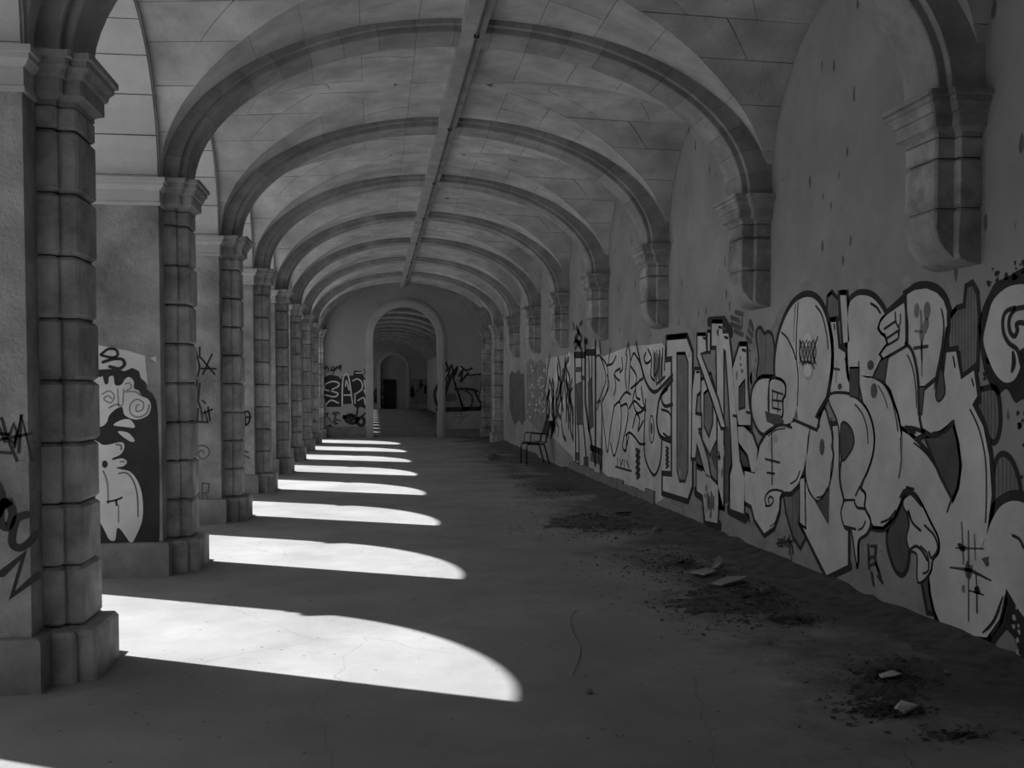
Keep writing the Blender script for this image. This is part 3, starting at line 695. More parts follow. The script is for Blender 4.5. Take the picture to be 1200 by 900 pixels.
# next bulb at the right
g.fill('1152,642 1157,628 1163,610 1173,594 1187,587 1203,591 1222,610 1230,650 1226,700 1216,730 1200,722 1178,686 1165,668', 'paint_light', 5, True, 'letter_fill', True, 0.04, 3.5)
g.line('1163,602 1173,590 1187,583 1203,586 1222,604', 0.085, 4); g.line('1189,628 1196,632 1200,640', 0.02, 8)
g.fill('1176,682 1186,700 1200,722 1214,738 1214,800 1200,794 1196,765 1188,746 1180,737 1171,748 1160,768 1154,760 1170,736 1178,710', 'paint_black', 3, False, 'shadow_fill')
g.hatch('1146,464 1158,458 1167,460 1170,480 1170,500 1165,515 1156,503 1149,482', 6, 'paint_grey', 2)
g.hatch('1167,583 1168,548 1174,536 1183,540 1191,558 1194,580 1183,584', 6, 'paint_grey', 2)
# signatures
for k, a in enumerate(('1018,640 1019,665', '1022,640 1027,640 1026,652 1020,654', '1026,656 1032,676', '1021,662 1027,660 1030,668', '1022,672 1024,684', '1030,676 1034,682')): g.line(a, 0.026, 8, False, 'paint_line')
for a in ('913,632 913,640 918,640 918,632 914,633', '920,630 921,640 924,632', '924,640 927,634 929,641', '926,628 926,648', '911,637 930,634', '929,643 930,648'): g.line(a, 0.022, 8, False, 'paint_line')
g.done()

# --- black splat with pale swirl at the right edge
g = Piece(RW, 'splat_mural', 'pale swirl on a ragged black splat beside the bubble letters')
g.fill('1160,343 1167,331 1180,325 1193,317 1206,311 1240,306 1246,480 1215,478 1200,468 1190,472 1180,456 1168,464 1160,450 1153,432 1148,400 1148,378 1152,360', 'paint_black', 1, True, 'black_fill')
g.fill('1153,398 1158,373 1164,353 1176,340 1189,334 1205,334 1225,345 1236,372 1226,400 1207,405 1195,412 1196,430 1189,445 1178,448 1167,438 1158,418', 'paint_light', 3, True, 'letter_fill')
g.line('1189,361 1180,365 1176,375 1177,390 1183,402 1193,410 1197,425', 0.028, 6); g.line('1204,360 1192,362 1185,370 1183,380 1185,390 1190,394 1193,387 1192,380 1198,378 1206,381', 0.03, 6); g.line('1188,414 1189,424 1187,434', 0.04, 6, True, 'paint_black', False, 0.6)
rr = random.Random(12)
for _ in range(46):
    t = rr.random()
    if t < 0.35: x, y = rr.uniform(1158, 1204), rr.uniform(306, 336)
    elif t < 0.65: x, y = rr.uniform(1145, 1162), rr.uniform(340, 462)
    else: x, y = rr.uniform(1192, 1212), rr.uniform(462, 590)
    q = rr.uniform(1.0, 4.0); g.dot(x, y, q * 0.8, q * 1.2, 'paint_black', 1, jag=0.35, rr=rr)
for _ in range(14): g.dot(rr.uniform(1188, 1200), rr.uniform(705, 770), rr.uniform(1, 2.5), rr.uniform(2, 4), 'paint_pale' if rr.random() < 0.6 else 'paint_black', 4, jag=0.35, rr=rr)
g.done()

# --- angular block letters
g = Piece(RW, 'block_letter_mural', 'tall angular pale block letters with dark shadows between bubble letters and scribbles')
g.line('777,400 812,392 826,388 832,376 850,374 858,386 866,400 880,402', 0.16, 0, False, 'paint_haze')
g.line('774,580 806,592 822,600 828,616 846,616 862,604 874,608', 0.13, 0, False, 'paint_haze')
g.fill('788,417 812,414 880,410 884,500 876,560 856,590 790,570', 'paint_haze', 0, False, 'ground_fill')
g.fill('782,399 805,397 811,414 811,569 806,584 777,575 777,558 788,559 788,417 782,418', 'paint_light', 3, False, 'letter_fill', True, 0.085)
g.fill('794,416 803,416 806,426 806,550 803,562 797,562 794,550', 'paint_grey', 5, False, 'letter_core', True, 0.045, 4)
g.fill('812,455 815,434 821,434 821,458 817,462 815,486 822,488 822,501 818,502 830,540 833,560 828,558 817,518 815,536 811,536', 'paint_light', 4, False, 'letter_fill', True, 0.05)
g.fill('822,447 833,440 841,470 841,512 832,531 824,515 822,500', 'paint_light', 3, False, 'letter_fill', True, 0.05)
g.fill('826,463 831,458 835,467 835,495 831,509 826,498', 'paint_grey', 5, False, 'letter_core', True, 0.045, 4)
g.fill('817,547 824,551 831,558 842,570 848,594 842,592 841,613 827,610 824,580 817,575', 'paint_light', 4, False, 'letter_fill', True, 0.05)
g.line('817,577 824,582 827,612 842,616', 0.13, 2, False)
g.fill('834.5,379.5 847,379.5 847,391 854,391 858,425 862,470 867,540 873,560 872,602 856,596 856,556 859,546 855,470 851,411 848,408 848,594 842,592 841,470 840,405 834.5,405', 'paint_light', 4, False, 'letter_fill', True, 0.055)
g.line('832,377 849,376 856,388', 0.11, 2, False); g.line('856,598 872,606', 0.12, 2, False)
g.fill('818,394 827,394 828,411 821,414 842,470 850,500 846,500 836,470 818,418', 'paint_light', 6, False, 'letter_fill', True, 0.05, 5)
g.fill('830,390 832,390 832,411 830,411', 'paint_light', 4, False, 'letter_fill', True, 0.04)
g.fill('867,406 875,406 876,450 878,477 880,484 880,498 866,498 863,480 859,432', 'paint_light', 4, False, 'letter_fill', True, 0.06)
g.fill('867,455 873,447 873,476 867,478', 'paint_dark', 6, False, 'letter_core', True, 0.03, 5)
g.fill('865,500 872,500 882,510 888,527 886,553 881,553 877,533 866,518', 'paint_light', 4, False, 'letter_fill', True, 0.05)
g.fill('849,500 854,500 858,545 856,590 850,590', 'paint_dark', 3, False, 'shade_fill')
g.fill('817,520 827,556 816,544', 'paint_dark', 3, False, 'shade_fill'); g.fill('832,531 840,520 839,552', 'paint_dark', 3, False, 'shade_fill'); g.fill('867,520 876,536 879,552 871,555', 'paint_dark', 3, False, 'shade_fill')
for a in ('817,436 820,436', '825,396 828,397', '843,383 846,384', '850,395 853,396', '871,410 874,411', '860,487 864,488', '876,483 880,484', '820,507 823,509', '818,549 823,551'): g.line(a, 0.03, 7, False)
rr = random.Random(4)
for _ in range(26):
    x, y = rr.choice(((830, 590), (797, 545), (846, 540), (840, 395), (866, 430), (806, 405), (831, 575))); g.dot(x + rr.uniform(-4, 4), y + rr.uniform(-14, 14), rr.uniform(0.5, 1.6), rr.uniform(2, 6), rr.choice(('paint_grey', 'paint_pale')), 6, jag=0.4, rr=rr)
for k in range(6): g.line([(829 + k * 1.6, 578 + 3 * (k % 3)), (830 + k * 1.4, 594 + 2 * (k % 2))], 0.03, 7, False, 'paint_dark')
for a in ('858,372 866,376', '858,380 868,384', '862,388 870,392', '880,378 882,384', '878,388 881,392', '876,396 880,400', '863,366 870,368'): g.line(a, 0.05, 5, False, 'paint_dark')
g.done()

# --- outlined wild-style letters
g = Piece(RW, 'outlined_letter_mural', 'pale wall patch of loose black outlined wild lettering beside block letters')
g.fill('706,418 736,406 760,404 776,402 788,417 788,558 777,560 777,585 768,590 745,575 716,562 704,550', 'paint_light', 1, False, 'ground_fill')
g.line('746,402 752,430 757,447 763,457 769,459 777,452 788,440', 0.055, 5); g.line('788,446 778,458 773,468 771,480 770,495 774,511 786,517', 0.06, 5)
g.line('757,470 755,520 758,542 767,557 774,542 776,516', 0.045, 5); g.dot(764, 503, 3.2, 17, 'paint_black', 5, n=16); g.dot(764, 503, 2.4, 15, 'paint_light', 6, n=16); g.dot(764, 502, 1.3, 7, 'paint_dark', 7)
g.line('788,474 780,476 776,470 776,462 782,456', 0.05, 5); g.line('776,480 786,486 786,512 778,508', 0.035, 5)
for a in ('740,421 743,414 747,419 751,427 754,442 750,446 745,452', '745,452 746,465 750,468', '736.7,403 734,413 735,420 733,440 735,458', '737,405 739,420 738,440 737,458', '740,430 746,440 745,450 740,455', '726,446 722,442 721,436 727,432', '713,427 715,410', '712,428 718,426 722,418', '729,420 730,432 727,436', '726,470 733,460 739,462', '720,462 722,452 720,440', '712,440 714,452 710,462', '706,470 712,455 712,430 704,418', '699,418 703,417 709,433 710,447 703,467 700,472', '700,480 704,470 708,500 712,530 716,500 720,476', '720,476 727,472 728,500 722,530 719,533 716,520', '728,476 735,474 736,490 730,520 733,528 737,512', '738,478 744,470 752,478 755,478', '742,500 746,485 750,492 748,505 754,494', '734,510 738,507 744,512 750,520 756,520', '734,528 735,512', '745,456 742,470 747,484 755,480', '752,455 754,470 757,480', '757,414 755,420 758,426 764,420 760,410', '764,425 763,440 767,446', '768,415 767,440 772,430 773,412', '777,410 776,440', '780,408 779,432', '770,450 779,442'): g.line(a, 0.04, 5)
for k in range(9): g.line([(766 + 1.2 * k, 412 + (k % 3) * 4), (766.5 + 1.1 * k, 440 + (k % 4) * 3)], 0.03, 4, False, 'paint_dark')
for a in ('724,538 724,545', '727,539 728,546 730,539', '732,540 732,547', '735,541 737,547', '722,547 740,552'): g.line(a, 0.035, 5, False, 'paint_line')
for k in range(5): g.line([(746, 527 + 7 * k), (750, 529 + 7 * k), (747, 532 + 7 * k)], 0.06, 5, True, 'paint_dark')
for k in range(5): g.line([(781, 524 + 5 * k), (784, 526 + 5 * k), (781, 528 + 5 * k)], 0.035, 5, True, 'paint_dark')
g.done()

# --- dark tall letters, dense scribbles and grey painted patch further along
g = Piece(RW, 'tall_letter_mural', 'tall narrow dark lettering on the wall beyond the loose outlined letters')
g.fill('672,416 700,405 706,418 706,552 696,560 672,545', 'paint_pale', 1, False, 'ground_fill')
for a, wd in (('674,416 685,416', 0.12), ('687,413 697,413', 0.12), ('686,402 686,470 690,500', 0.14), ('698,405 698,540', 0.13), ('674,417 675,545', 0.10), ('682,418 682,440', 0.09), ('690,416 691,450', 0.07), ('694,418 694,470', 0.07), ('690,500 697,540', 0.11), ('703,400 704,412', 0.08), ('686,400 688,400', 0.10), ('678,500 679,540', 0.09), ('684,500 688,545', 0.09), ('693,525 705,530', 0.12), ('702,530 704,552', 0.09)): g.line(a, wd, 4, False)
for a in ('675,430 682,430 682,436 675,436', '681,440 686,440 686,446 681,446', '675,450 683,446 684,498 676,498', '689,448 694,440 696,500 690,505', '674,530 679,530 679,540 674,540', '684,535 690,535 690,548 684,548', '692,530 704,534 704,545 692,540'): g.fill(a, 'paint_dark', 3, False, 'dark_fill')
g.done()
g = Piece(RW, 'scribble_mural', 'dense dark scribbled letters on the wall behind the chair')
g.fill('640,420 672,414 672,536 640,505', 'paint_pale', 1, False, 'ground_fill')
rr = random.Random(21)
for k in range(26):
    x = rr.uniform(642, 671); y = rr.uniform(412, 470); n = rr.choice((3, 4)); pts = [(x, y)]
    for q in range(n): pts.append((pts[-1][0] + rr.uniform(-3.0, 3.0), pts[-1][1] + rr.uniform(6, 20)))
    g.line(pts, rr.uniform(0.07, 0.14), 4, True, rr.choice(('paint_black', 'paint_line', 'paint_dark')))
for k in range(7): g.dot(rr.uniform(645, 670), rr.uniform(420, 480), 2, rr.uniform(5, 12), 'paint_light', 3)
g.done()
g = Piece(RW, 'stipple_mural', 'grey speckled painted panel on the wall left of the chair back')
g.fill('617,425 622,420 628,424 634,421 640,428 641,500 632,506 617,490', 'paint_grey', 1, False, 'ground_fill')
for k in range(70): g.dot(rr.uniform(618, 640), rr.uniform(428, 495), rr.uniform(0.4, 1.0), rr.uniform(0.8, 2.0), rr.choice(('paint_pale', 'paint_dark', 'paint_light')), 3, jag=0.3, rr=rr)
g.done()
g = Piece(RW, 'painted_patch', 'large ragged dark grey paint patch beside the full height pilaster')
g.fill('597,440 600,434 604,438 608,433 611,439 614,437 615,460 616,492 612,498 608,492 604,499 600,490 597,478', 'paint_dark', 2, False, 'dark_fill')
for k in range(6): g.line([(599 + 3 * k, 490), (599 + 3 * k + rr.uniform(-1, 1), 505 + rr.uniform(0, 8))], 0.12, 1, False, 'paint_grey')
g.done()
g = Piece(RW, 'wall_tag', 'small curly black tag high on the wall below a short pilaster')
for a in ('676,384 679,390 674,396 678,402 682,396 677,388', '673,402 676,398 680,404', '672,380 673,384', '680,380 682,378', '674,408 678,404 682,410'): g.line(a, 0.09, 3, True, 'paint_line')
g.done()

# --- second pier: black and white swirls
JY = lambda i: YP(i) - PHW
g = Piece(Surf('y', JY(1)), 'swirl_mural', 'black painted panel with pale swirls and leaf shapes on pier')
g.fill('100,402 118,405 150,411 170,417 173,450 165,447 155,434 146,436 120,436 100,436', 'paint_light', 1, False, 'ground_fill')
g.fill('90,436 118,433 137,432 146,435 155,431 163,435 165,443 171,448 172,456 178,461 183,469 185,485 187,560 187,630 186,636 90,640', 'paint_black', 2, False, 'black_fill')
g.fill('118,442 120,440 123,450 127,449 128,442 133,441 135,451 142,451 147,444 152,442 157,447 157,455 163,458 166,464 174,468 177,476 174,486 164,491 155,491 146,486 143,477 135,480 128,487 125,495 118,500 100,500 100,445', 'paint_light', 3, True, 'pale_swirl')
g.line('163,474 160,476 160,482 167,480 168,472 160,468 153,474 153,484 162,489 172,484 175,474', 0.012, 5, True, 'paint_grey'); g.line('120,462 128,458 134,464 130,472 122,468 126,464 131,467', 0.012, 5, True, 'paint_grey')
g.line('147,459 158,459 165,463', 0.014, 5, True, 'paint_grey'); g.line('138,456 139,476', 0.012, 5, True, 'paint_grey'); g.line('145,456 144,474', 0.012, 5, True, 'paint_grey'); g.line('128,478 136,474 143,476', 0.014, 5, True, 'paint_grey'); g.line('147,450 152,449 154,454 149,457', 0.012, 5, True, 'paint_grey')
g.line('119,415 127,409 136,410 138,416 132,419 121,417', 0.022, 4); g.line('122,424 132,421 143,421 146,427 140,432 130,430', 0.026, 4)
g.fill('123,414 129,411 135,412 136,416 129,416', 'paint_light', 3, True, 'pale_leaf'); g.fill('128,424 140,422 144,427 138,430', 'paint_light', 3, True, 'pale_leaf')
g.fill('133,498 143,492 153,492 158,501 145,500', 'paint_light', 4, True, 'pale_leaf'); g.fill('138,506 150,507 158,516 152,517', 'paint_light', 4, True, 'pale_leaf')
g.fill('100,517 113,517 120,521 128,521 142,518 146,523 142,532 132,537 133,539 143,537 149,541 145,546 136,548 142,550 153,553 162,565 167,583 167,608 160,627 154,636 147,628 141,620 137,620 135,633 128,632 122,620 110,600 100,590', 'paint_light', 4, True, 'pale_hand')
g.dot(123, 544, 3.5, 4.5, 'paint_black', 6); g.line('139,555 148,554 156,563 161,580 162,605', 0.012, 6, True, 'paint_dark'); g.line('136,521 142,522 142,527', 0.012, 6, True, 'paint_dark'); g.line('141,541 146,541', 0.010, 6, True, 'paint_dark')
g.line('126,588 136,586 143,583', 0.016, 6); g.line('136,586 137,592', 0.016, 6); g.line('139,592 139,612', 0.010, 6, True, 'paint_grey'); g.line('121,552 126,566 127,590', 0.014, 6, True, 'paint_grey')
g.fill('176,420 183,417 183,424', 'paint_light', 3, False, 'pale_chip')
g.done()
# --- first pier: tag and thick letters
g = Piece(Surf('y', JY(0)), 'pier_tag', 'thin spiky scrawled black tag on the plaster of a pier')
for a in ('-12,520 -4,492 6,518', '-2,508 10,509', '0,530 13,531', '2,490 8,512 20,540', '11,510 16,497 20,506 17,520 12,516', '17,524 25,487 38,540', '25,487 22,530', '-4,516 37,508'): g.line(a, 0.016, 2, False, 'paint_black')
g.done()
g = Piece(Surf('y', JY(0)), 'pier_lettering', 'thick soft black spray letters low on the plaster of a pier')
g.line('-12,560 -2,572 2,588 -2,600', 0.05, 2); g.line('8,590 1,596 1,612 8,618 14,608 14,596 8,590', 0.042, 2); g.line('28,604 20,608 15,624 15,638 24,642 34,636 40,629', 0.040, 2)
g.line('5,670 28,650 14,698 42,676', 0.040, 2, False)
g.done()
# --- third pier: thin tags and doodles
g = Piece(Surf('y', JY(2)), 'pier_tag', 'thin black tags and a faint spiral scratched down a pier')
for a in ('234,408 234,418', '230,412 234,430 232,440', '236,420 251,438', '248,416 238,438', '236,432 252,432', '231,446 230,462 228,470', '234,450 232,470 235,478', '238,470 240,472', '229,494 243,495', '232,480 231,494', '236,482 237,494 240,481 243,493', '239,484 248,480', '244,478 246,492'): g.line(a, 0.022, 2, False, 'paint_black')
g.line('239,531 237,528 233,530 233,535 238,538 244,534 245,527 239,522 231,524 229,530', 0.016, 2, True, 'paint_dark')
for a in ('237,566 237,590', '237,566 245,567 244,577 238,578', '241,578 247,592', '233,568 233,592'): g.line(a, 0.016, 2, False, 'paint_dark')
g.done()
g = Piece(Surf('y', JY(3)), 'pier_tag', 'small round black tag on the edge of a pier')
g.line('285,484 290,482 293,487 291,496 286,498 285,490 293,489', 0.03, 2); g.line('287,484 288,498', 0.02, 2)
for a in ('286,528 290,530', '287,534 291,536'): g.line(a, 0.03, 2, False, 'paint_dark')
g.done()

# --- end wall: black letters left of the doorway, pyramid right of it
EW = Surf('y', YEND)
g = Piece(EW, 'black_letter_mural', 'black block letters edged in pale paint left of the doorway')
g.fill('378,443 387,439 397,441 400,445 401,441 414,440 415,434 424,435 427,443 432,441 433.5,451 436,456 436,465 434,478 424,476 418,479 413,473 401,474 399,477 383,477 380,464', 'paint_black', 2, False, 'black_fill')
for a in ('381,450 390,447 397,449 396,453 390,456', '381,450 380,456 387,458', '387,458 396,461 392,465 382,463', '401,474 402,444 408,440 413,472', '404,463 410,463', '405,452 406,446 409,456', '414,446 419,444 424,448 424,456 416,462', '416,462 416,472', '420,469 426,466 428,473', '427,446 429,460', '429,453 434,458 430,464 427,458', '418,437 424,437', '382,474 388,469 396,472'): g.line(a, 0.045, 4, True, 'paint_light')
g.line('419,479 418,487', 0.06, 3, False); g.line('432,481 424,488', 0.06, 3, False); g.line('424,476 436,482', 0.06, 3, False)
g.done()
g = Piece(EW, 'end_wall_tag', 'smeared dark ring shaped tag underlined below the black letters')
g.line('404,489 410,486 416,488 420,492 414,496 407,494 404,489', 0.10, 2, True, 'paint_black'); g.line('418,492 424,489 427,494 424,499 419,496', 0.10, 2, True, 'paint_black'); g.dot(412, 490, 5, 4, 'paint_black', 2, jag=0.3)
g.line('406,503 414,501 424,503', 0.08, 2, True, 'paint_dark')
g.done()
rr = random.Random(9)
for x0, x1, y0, y1, n, lab in ((378, 402, 429, 437, 12, 'row of tiny dark scribbles above the black letters'), (426, 437, 430, 438, 6, 'tiny scribble beside the doorway moulding above black letters'), (381, 400, 482, 503, 16, 'faint stacked scribbles below the black letters')):
    g = Piece(EW, 'end_wall_scribble', lab)
    for k in range(n):
        x, y = rr.uniform(x0, x1 - 3), rr.uniform(y0, y1 - 3); g.line([(x, y), (x + rr.uniform(1, 4), y + rr.uniform(-3, 4)), (x + rr.uniform(0, 4), y + rr.uniform(1, 6))], 0.035, 2, True, 'paint_line')
    g.done()
g = Piece(EW, 'pyramid_mural', 'dark grey pyramid and rounded shapes outlined in black right of doorway')
g.fill('521,452 529,438 540,446 556,438 567,438 560,468 565,474 561,480 515,480', 'paint_grey', 1, False, 'ground_fill')
g.fill('529,440 515,480 542,480', 'paint_grey', 2, False, 'pyramid_fill', True, 0.10); g.dot(528, 466, 8, 5, 'paint_dark', 3, n=14)
g.line('515,480 560,479', 0.14, 4, False); g.line('529,440 515,480', 0.10, 4, False); g.line('535,456 550,456 558,458', 0.09, 4); g.line('542,480 552,476 553,464 546,458', 0.07, 4, True, 'paint_line'); g.line('556,458 562,470 565,474 561,479', 0.07, 4); g.line('546,440 567,438', 0.05, 4, False); g.line('567,438 561,466', 0.04, 4, False, 'paint_line'); g.line('548,438 541,446', 0.08, 4, False)
g.line('515,480 510,468 510,458 513,452', 0.10, 4)
for a in ('516,450 520,448 522,444', '521,436 525,432 523,426', '525,440 529,428 532,440', '532,436 536,430 534,438', '538,440 542,434 540,446', '541,430 546,434 552,432', '517,456 519,462'): g.line(a, 0.07, 3, True)
g.dot(541, 431, 3, 4, 'paint_pale', 2); g.dot(524, 436, 3, 4, 'paint_pale', 2)
g.done()
g = Piece(EW, 'end_wall_scribble', 'faint grey squiggle below the pyramid right of the doorway')
for a in ('531,483 534,485', '537,482 540,486 543,482', '532,488 540,489 547,487', '539,494 543,490'): g.line(a, 0.05, 2, True, 'paint_grey')
g.done()
g = Piece(Surf('y', YF1), 'far_wall_mural', 'dim band of dark graffiti across the far wall')
for k in range(26):
    x, y = rr.choice((rr.uniform(438, 446), rr.uniform(481, 505))), rr.uniform(446, 470); g.line([(x, y), (x + rr.uniform(-2, 4), y + rr.uniform(2, 6)), (x + rr.uniform(-2, 3), y + rr.uniform(3, 9))], 0.16, 2, True, rr.choice(('paint_black', 'paint_dark')))
g.fill('482,444 506,444 506,474 482,474', 'paint_grey', 1, False, 'ground_fill'); g.done()

# ------------------------------------------------------------------ dirt, litter and scraps on the floor
def dirt_bank():
    v, f = [], []; rr = random.Random(5); n = 260; m = 6
    prof = [(0.0, 1.0), (0.06, 0.82), (0.16, 0.55), (0.30, 0.28), (0.46, 0.10), (0.62, 0.0)]
    a = [rr.uniform(0.5, 1.2) for _ in range(n + 8)]
    for i in range(n + 1):
        y = YBACK + 0.05 + (YEND - YBACK - 0.1) * i / n; h = 0.085 * (0.25 if 19.5 < y < 22.8 else 1.0) * (sum(a[i:i + 6]) / 6) * (0.85 + 0.3 * rr.random()); wdt = 0.35 + 0.45 * (sum(a[i + 2:i + 8]) / 6) * rr.uniform(0.7, 1.1)
        for d, q in prof: v.append((XR - 0.002 - d * wdt, y, h * q * rr.uniform(0.85, 1.1) - 0.004))
    for i in range(n):
        for j in range(m - 1): f.append((i * m + j, i * m + j + 1, (i + 1) * m + j + 1, (i + 1) * m + j))
    o = obj('dirt_bank', v, f, 'dirt', None, True); o['kind'] = 'stuff'; tag(o, 'low dark bank of soil along the foot of the graffiti wall', 'dirt')
dirt_bank()
PATCH = [((1045, 795), 85, 30, 1500), ((1035, 832), 75, 16, 900), ((870, 702), 130, 36, 4200), ((800, 660), 100, 28, 2200), ((700, 612), 110, 28, 3000), ((660, 575), 80, 16, 1500), ((930, 727), 60, 9, 700), ((1120, 862), 60, 10, 250), ((610, 560), 55, 8, 500), ((640, 545), 40, 5, 300), ((545, 528), 40, 3, 160), ((580, 536), 10, 3, 160)]
def litter():
    rr = random.Random(17); mb = MB()
    def flake(p, s):
        a = rr.uniform(0, PI); t = rr.uniform(-0.5, 0.5); u = Vector((math.cos(a), math.sin(a), t * 0.6)) * s; q = Vector((-math.sin(a), math.cos(a), rr.uniform(-0.4, 0.4))) * s * rr.uniform(0.35, 0.8)
        c = Vector((p[0], p[1], 0.004 + abs(u.z) + abs(q.z)))
        mb.add([c - u, c - q, c + u, c + q], [(0, 1, 2, 3)])
    for (cx, cy), rx, ry, n in PATCH:
        for _ in range(n):
            r = abs(rr.gauss(0, 0.5)); a = rr.uniform(0, 2 * PI); p = on_floor(cx + rx * r * math.cos(a), cy + ry * r * math.sin(a))
            if p.x < XR - 0.45: flake(p, rr.uniform(0.004, 0.012) if rr.random() < 0.75 else rr.uniform(0.01, 0.026))
    for _ in range(700):
        x, y = rr.uniform(-1.2, 3.3), rr.uniform(3.2, 22); flake((x, y), rr.uniform(0.003, 0.009))
    o = obj('leaf_litter', mb.v, mb.f, 'litter', None, False, False); o['kind'] = 'stuff'; tag(o, 'dark dry leaf litter and crumbs scattered over the floor', 'litter')
litter()
def mound(c, rx, ry, h, sd):
    """a very low ragged heap of soil under the litter"""
    rr = random.Random(sd); n, m = 96, 6; p0 = on_floor(*c); px = on_floor(c[0] + rx, c[1]); py = on_floor(c[0], c[1] + ry); ux = (px - p0); uy = (p0 - py)
    ph = [rr.uniform(0, 6.28) for _ in range(5)]
    v = [(p0.x, p0.y, h)]; f = []
    for j in range(1, m + 1):
        for k in range(n):
            a = 2 * PI * k / n; r = j / m * (1 + 0.16 * math.sin(2 * a + ph[0]) + 0.14 * math.sin(3 * a + ph[1]) + 0.12 * math.sin(7 * a + ph[2]) + 0.10 * math.sin(13 * a + ph[3]) + 0.10 * math.sin(29 * a + ph[4]) + rr.uniform(-0.07, 0.07))
            q = p0 + ux * r * math.cos(a) + uy * r * math.sin(a)
            v.append((min(q.x, XR - 0.02), q.y, (h * (1 - (j / m) ** 1.5) * rr.uniform(0.7, 1.25)) if j < m else -0.004))
    for k in range(n): f.append((0, 1 + k, 1 + (k + 1) % n))
    for j in range(m - 1):
        for k in range(n): q = (k + 1) % n; f.append((1 + j * n + k, 1 + (j + 1) * n + k, 1 + (j + 1) * n + q, 1 + j * n + q))
    return obj('dirt_heap', v, f, 'dirt', None, True)
for (c, rx, ry, h, lab) in (((1045, 805), 46, 17, 0.014, 'low heap of dark soil and leaves holding two pale scraps'), ((850, 702), 70, 17, 0.016, 'wide low heap of dark soil beside the cardboard sheets'), ((930, 728), 22, 4, 0.012, 'small tongue of dark soil reaching out from the wide heap'),
                             ((690, 612), 48, 11, 0.016, 'long low heap of dark soil in front of the wild lettering'), ((580, 536), 10, 4, 0.05, 'small dark clump of dirt lying out on the floor near the chair')):
    o = mound(c, rx, ry, h, int(c[0])); tag(o, lab, 'dirt heap', 'dirt heaps on the floor')
def sheet(name, lab, cat, pts, z, th, m, grp=None, bend=0.0):
    p = [on_floor(*q) for q in P(pts)]; n = len(p); c = sum(p, Vector()) / n
    top = [(q.x, q.y, z + th + bend * ((k % 2) * 1.0)) for k, q in enumerate(p)]; bot = [(q.x, q.y, z + bend * ((k % 2) * 1.0)) for k, q in enumerate(p)]
    mb = MB(); mb.loft([bot, top]); mb.add([(c.x, c.y, z + th + bend * 0.3)] + top, [(0, 1 + k, 1 + (k + 1) % n) for k in range(n)])
    o = mb.build(name, m); tag(o, lab, cat, grp); return o
sheet('cardboard_sheet', 'flat pale cardboard sheet lying on the wide soil heap', 'cardboard', '809,674 828,671 840,673 826,679', 0.02, 0.012, 'card', None, 0.012)
sheet('cardboard_sheet', 'long bent cardboard strip at the edge of the wide soil heap', 'cardboard', '834,688 852,682 874,680 872,684 846,690', 0.024, 0.012, 'card', None, 0.012)
sheet('cardboard_sheet', 'small tilted cardboard corner leaning beside the flat sheet', 'cardboard', '833,670 843,658 847,660 842,671', 0.02, 0.01, 'card', None, 0.03)
sheet('paper_scrap', 'crumpled pale paper scrap at the far side of the small soil heap', 'paper', '1030,796 1046,793 1056,795 1050,799 1034,799', 0.02, 0.008, 'paper', None, 0.01)
sheet('paper_scrap', 'pale crumpled wrapper at the near edge of the small soil heap', 'paper', '1048,836 1056,832 1068,834 1076,838 1060,841 1052,840', 0.02, 0.012, 'paper', None, 0.018)
sheet('paper_scrap', 'thin pale paper strip on the soil in front of wild lettering', 'paper', '722,603 740,602 740,604 722,605', 0.022, 0.006, 'paper')
sheet('paper_scrap', 'little pale torn scrap beyond the cardboard sheets', 'paper', '890,693 896,691 900,694 894,696', 0.02, 0.008, 'paper')
rr = random.Random(31)
def stone(px, py, s, lab, m='rubble'):
    p = on_floor(px, py); mb = MB(); b = bmesh.new(); bmesh.ops.create_icosphere(b, subdivisions=2, radius=s)
    for v in b.verts: v.co *= rr.uniform(0.78, 1.15); v.co.z *= 0.65
    z0 = min(v.co.z for v in b.verts)
    me = bpy.data.meshes.new('stone'); b.to_mesh(me); b.free(); me.materials.append(MATS[m])
    o = link('rubble_stone', me, None, (p.x, p.y, -z0)); tag(o, lab, 'stone', 'loose rubble on the floor')
for px, py, s, lab in ((770, 623, 0.055, 'dark lump of rubble on the soil in front of block letters'), (735, 602, 0.025, 'small pebble on the soil heap near the outlined letters'), (690, 604, 0.03, 'light pebble on the long soil heap'), (896, 695, 0.04, 'pale rubble lump on the wide soil heap'),
                        (722, 632, 0.025, 'white pebble on bare floor between the soil heaps'), (577, 535, 0.07, 'dark rubble chunk sitting on the small dirt clump'), (1060, 838, 0.03, 'small stone under the crumpled wrapper'), (950, 679, 0.03, 'pebble by the foot of the bubble letter wall'),
                        (853, 681, 0.02, 'tiny pebble between the cardboard pieces'), (1110, 790, 0.02, 'tiny pebble near the splat mural wall'), (690, 813, 0.02, 'single pebble on bare concrete near the string')):
    stone(px, py, s, lab)
s = MB().tube([on_floor(*q) + Vector((0, 0, 0.006)) for q in smooth_pts(P('676,716 669,722 668,734 673,748 679,760 676,778 670,792'), False, 4)], 0.0028, 5).build('string', 'cord')
tag(s, 'thin pale piece of string curling on the bare floor', 'string')
# rough cement fillet along the foot of the right wall
mb = MB(); y0f, y1f = on_x(768, 592, XR).y, on_x(668, 545, XR).y; n = 14
for k in range(n):
    a = y0f + (y1f - y0f) * k / n; b_ = y0f + (y1f - y0f) * (k + 1) / n
    mb.box(XR - 0.03, XR + 0.01, a, b_, 0, rr.uniform(0.16, 0.24))
o = mb.build('baseboard_right', 'cement'); struct(o, 'broken rough cement skirting along the right wall')

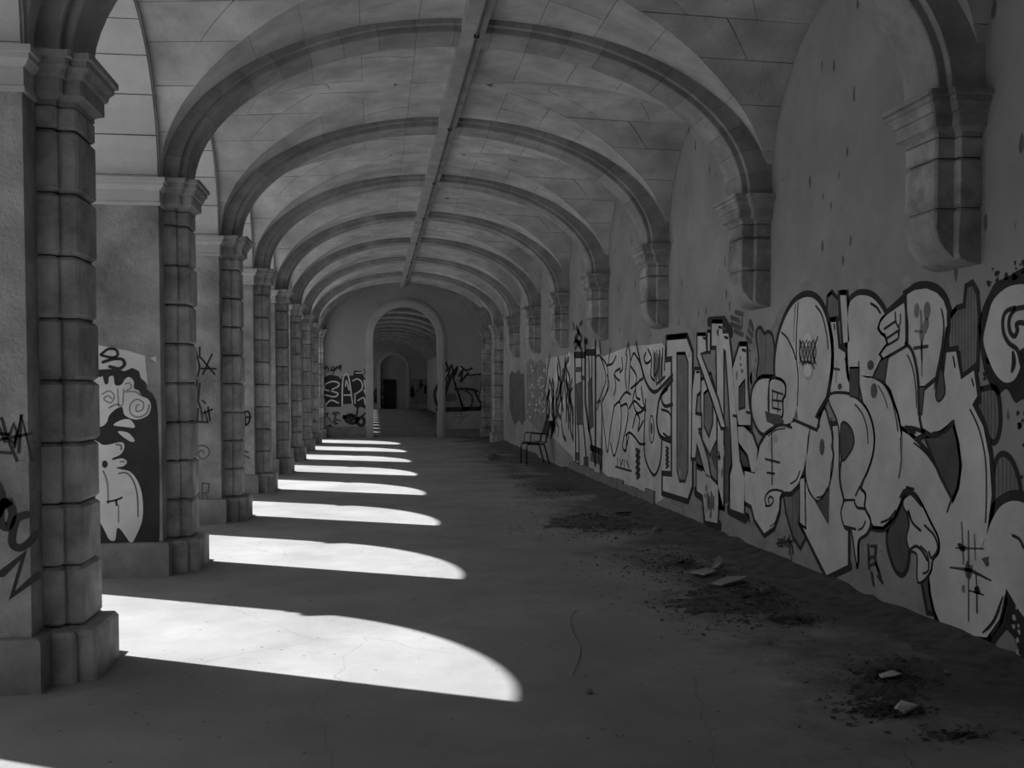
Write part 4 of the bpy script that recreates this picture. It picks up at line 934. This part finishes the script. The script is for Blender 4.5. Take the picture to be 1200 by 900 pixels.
# ------------------------------------------------------------------ chair
def chair(loc, rz):
    e = empty('chair', loc); e.rotation_euler = (0, 0, rz); tag(e, 'old dark metal framed armchair standing against the graffiti wall', 'chair')
    # local: faces -X, back at +X
    for sy in (-1, 1):
        MB().tube([(-0.20, 0.22 * sy, 0.0), (-0.20, 0.22 * sy, 0.36), (-0.19, 0.22 * sy, 0.405), (-0.15, 0.22 * sy, 0.42)], 0.016).build('front_leg', 'dark_metal', e, True)
        MB().tube([(0.29, 0.20 * sy, 0.0), (0.21, 0.20 * sy, 0.30), (0.17, 0.20 * sy, 0.42)], 0.016).build('rear_leg', 'dark_metal', e, True)
        MB().tube([(-0.15, 0.22 * sy, 0.42), (0.0, 0.215 * sy, 0.415), (0.17, 0.20 * sy, 0.42), (0.215, 0.20 * sy, 0.46), (0.225, 0.20 * sy, 0.55), (0.28, 0.20 * sy, 0.72), (0.34, 0.20 * sy, 0.90)], 0.015).build('side_rail', 'dark_metal', e, True)
        ar = MB().tube([(0.22, 0.22 * sy, 0.62), (0.05, 0.24 * sy, 0.635), (-0.10, 0.24 * sy, 0.645)], 0.012).build('armrest', 'dark_metal', e, True)
        MB().tube([(-0.10, 0.24 * sy, 0.645), (-0.12, 0.235 * sy, 0.60), (-0.12, 0.225 * sy, 0.43)], 0.009).build('arm_support', 'dark_metal', ar, True)
    MB().tube([(0.0, -0.215, 0.412), (0.0, 0.215, 0.412)], 0.010).build('cross_bar', 'dark_metal', e, True)
    rows = [[(-0.21 + 0.42 * i / 8, y, 0.44 + 0.018 * math.cos(i / 8 * PI) ** 2 - 0.012 * math.cos(y / 0.2 * PI / 2) + th) for y in [-0.2 + 0.4 * j / 6 for j in range(7)]] for th in (0, 0.014) for i in range(9)]
    v = [p for r in rows for p in r]; f = []
    for s_ in (0, 63):
        for i in range(8):
            for j in range(6): f.append((s_ + i * 7 + j, s_ + i * 7 + j + 1, s_ + i * 7 + 8 + j, s_ + i * 7 + 7 + j))
    rim = [j for j in range(7)] + [7 * i + 6 for i in range(1, 9)] + [56 + j for j in range(5, -1, -1)] + [7 * i for i in range(7, 0, -1)]
    for a, b in zip(rim, rim[1:] + rim[:1]): f.append((a, b, b + 63, a + 63))
    obj('seat', v, f, 'seat_wood', e, True)
    v, f = [], []
    for th in (0.0, 0.014):
        for i in range(7):
            t = i / 6; z = 0.60 + 0.29 * t
            for j in range(7):
                y = -0.19 + 0.38 * j / 6; v.append((0.235 + 0.10 * t - 0.03 * (y / 0.19) ** 2 + 0.028 - th, y * (1 - 0.12 * t * t), z))
    for s_ in (0, 49):
        for i in range(6):
            for j in range(6): f.append((s_ + i * 7 + j, s_ + i * 7 + j + 1, s_ + i * 7 + 8 + j, s_ + i * 7 + 7 + j))
    rim = [j for j in range(7)] + [7 * i + 6 for i in range(1, 7)] + [42 + j for j in range(5, -1, -1)] + [7 * i for i in range(5, 0, -1)]
    for a, b in zip(rim, rim[1:] + rim[:1]): f.append((a, b, b + 49, a + 49))
    obj('backrest', v, f, 'dark_metal', e, True)
pc = on_floor(634, 543.5)
chair((min(pc.x, XR - 0.40), pc.y, 0.0), math.radians(7))
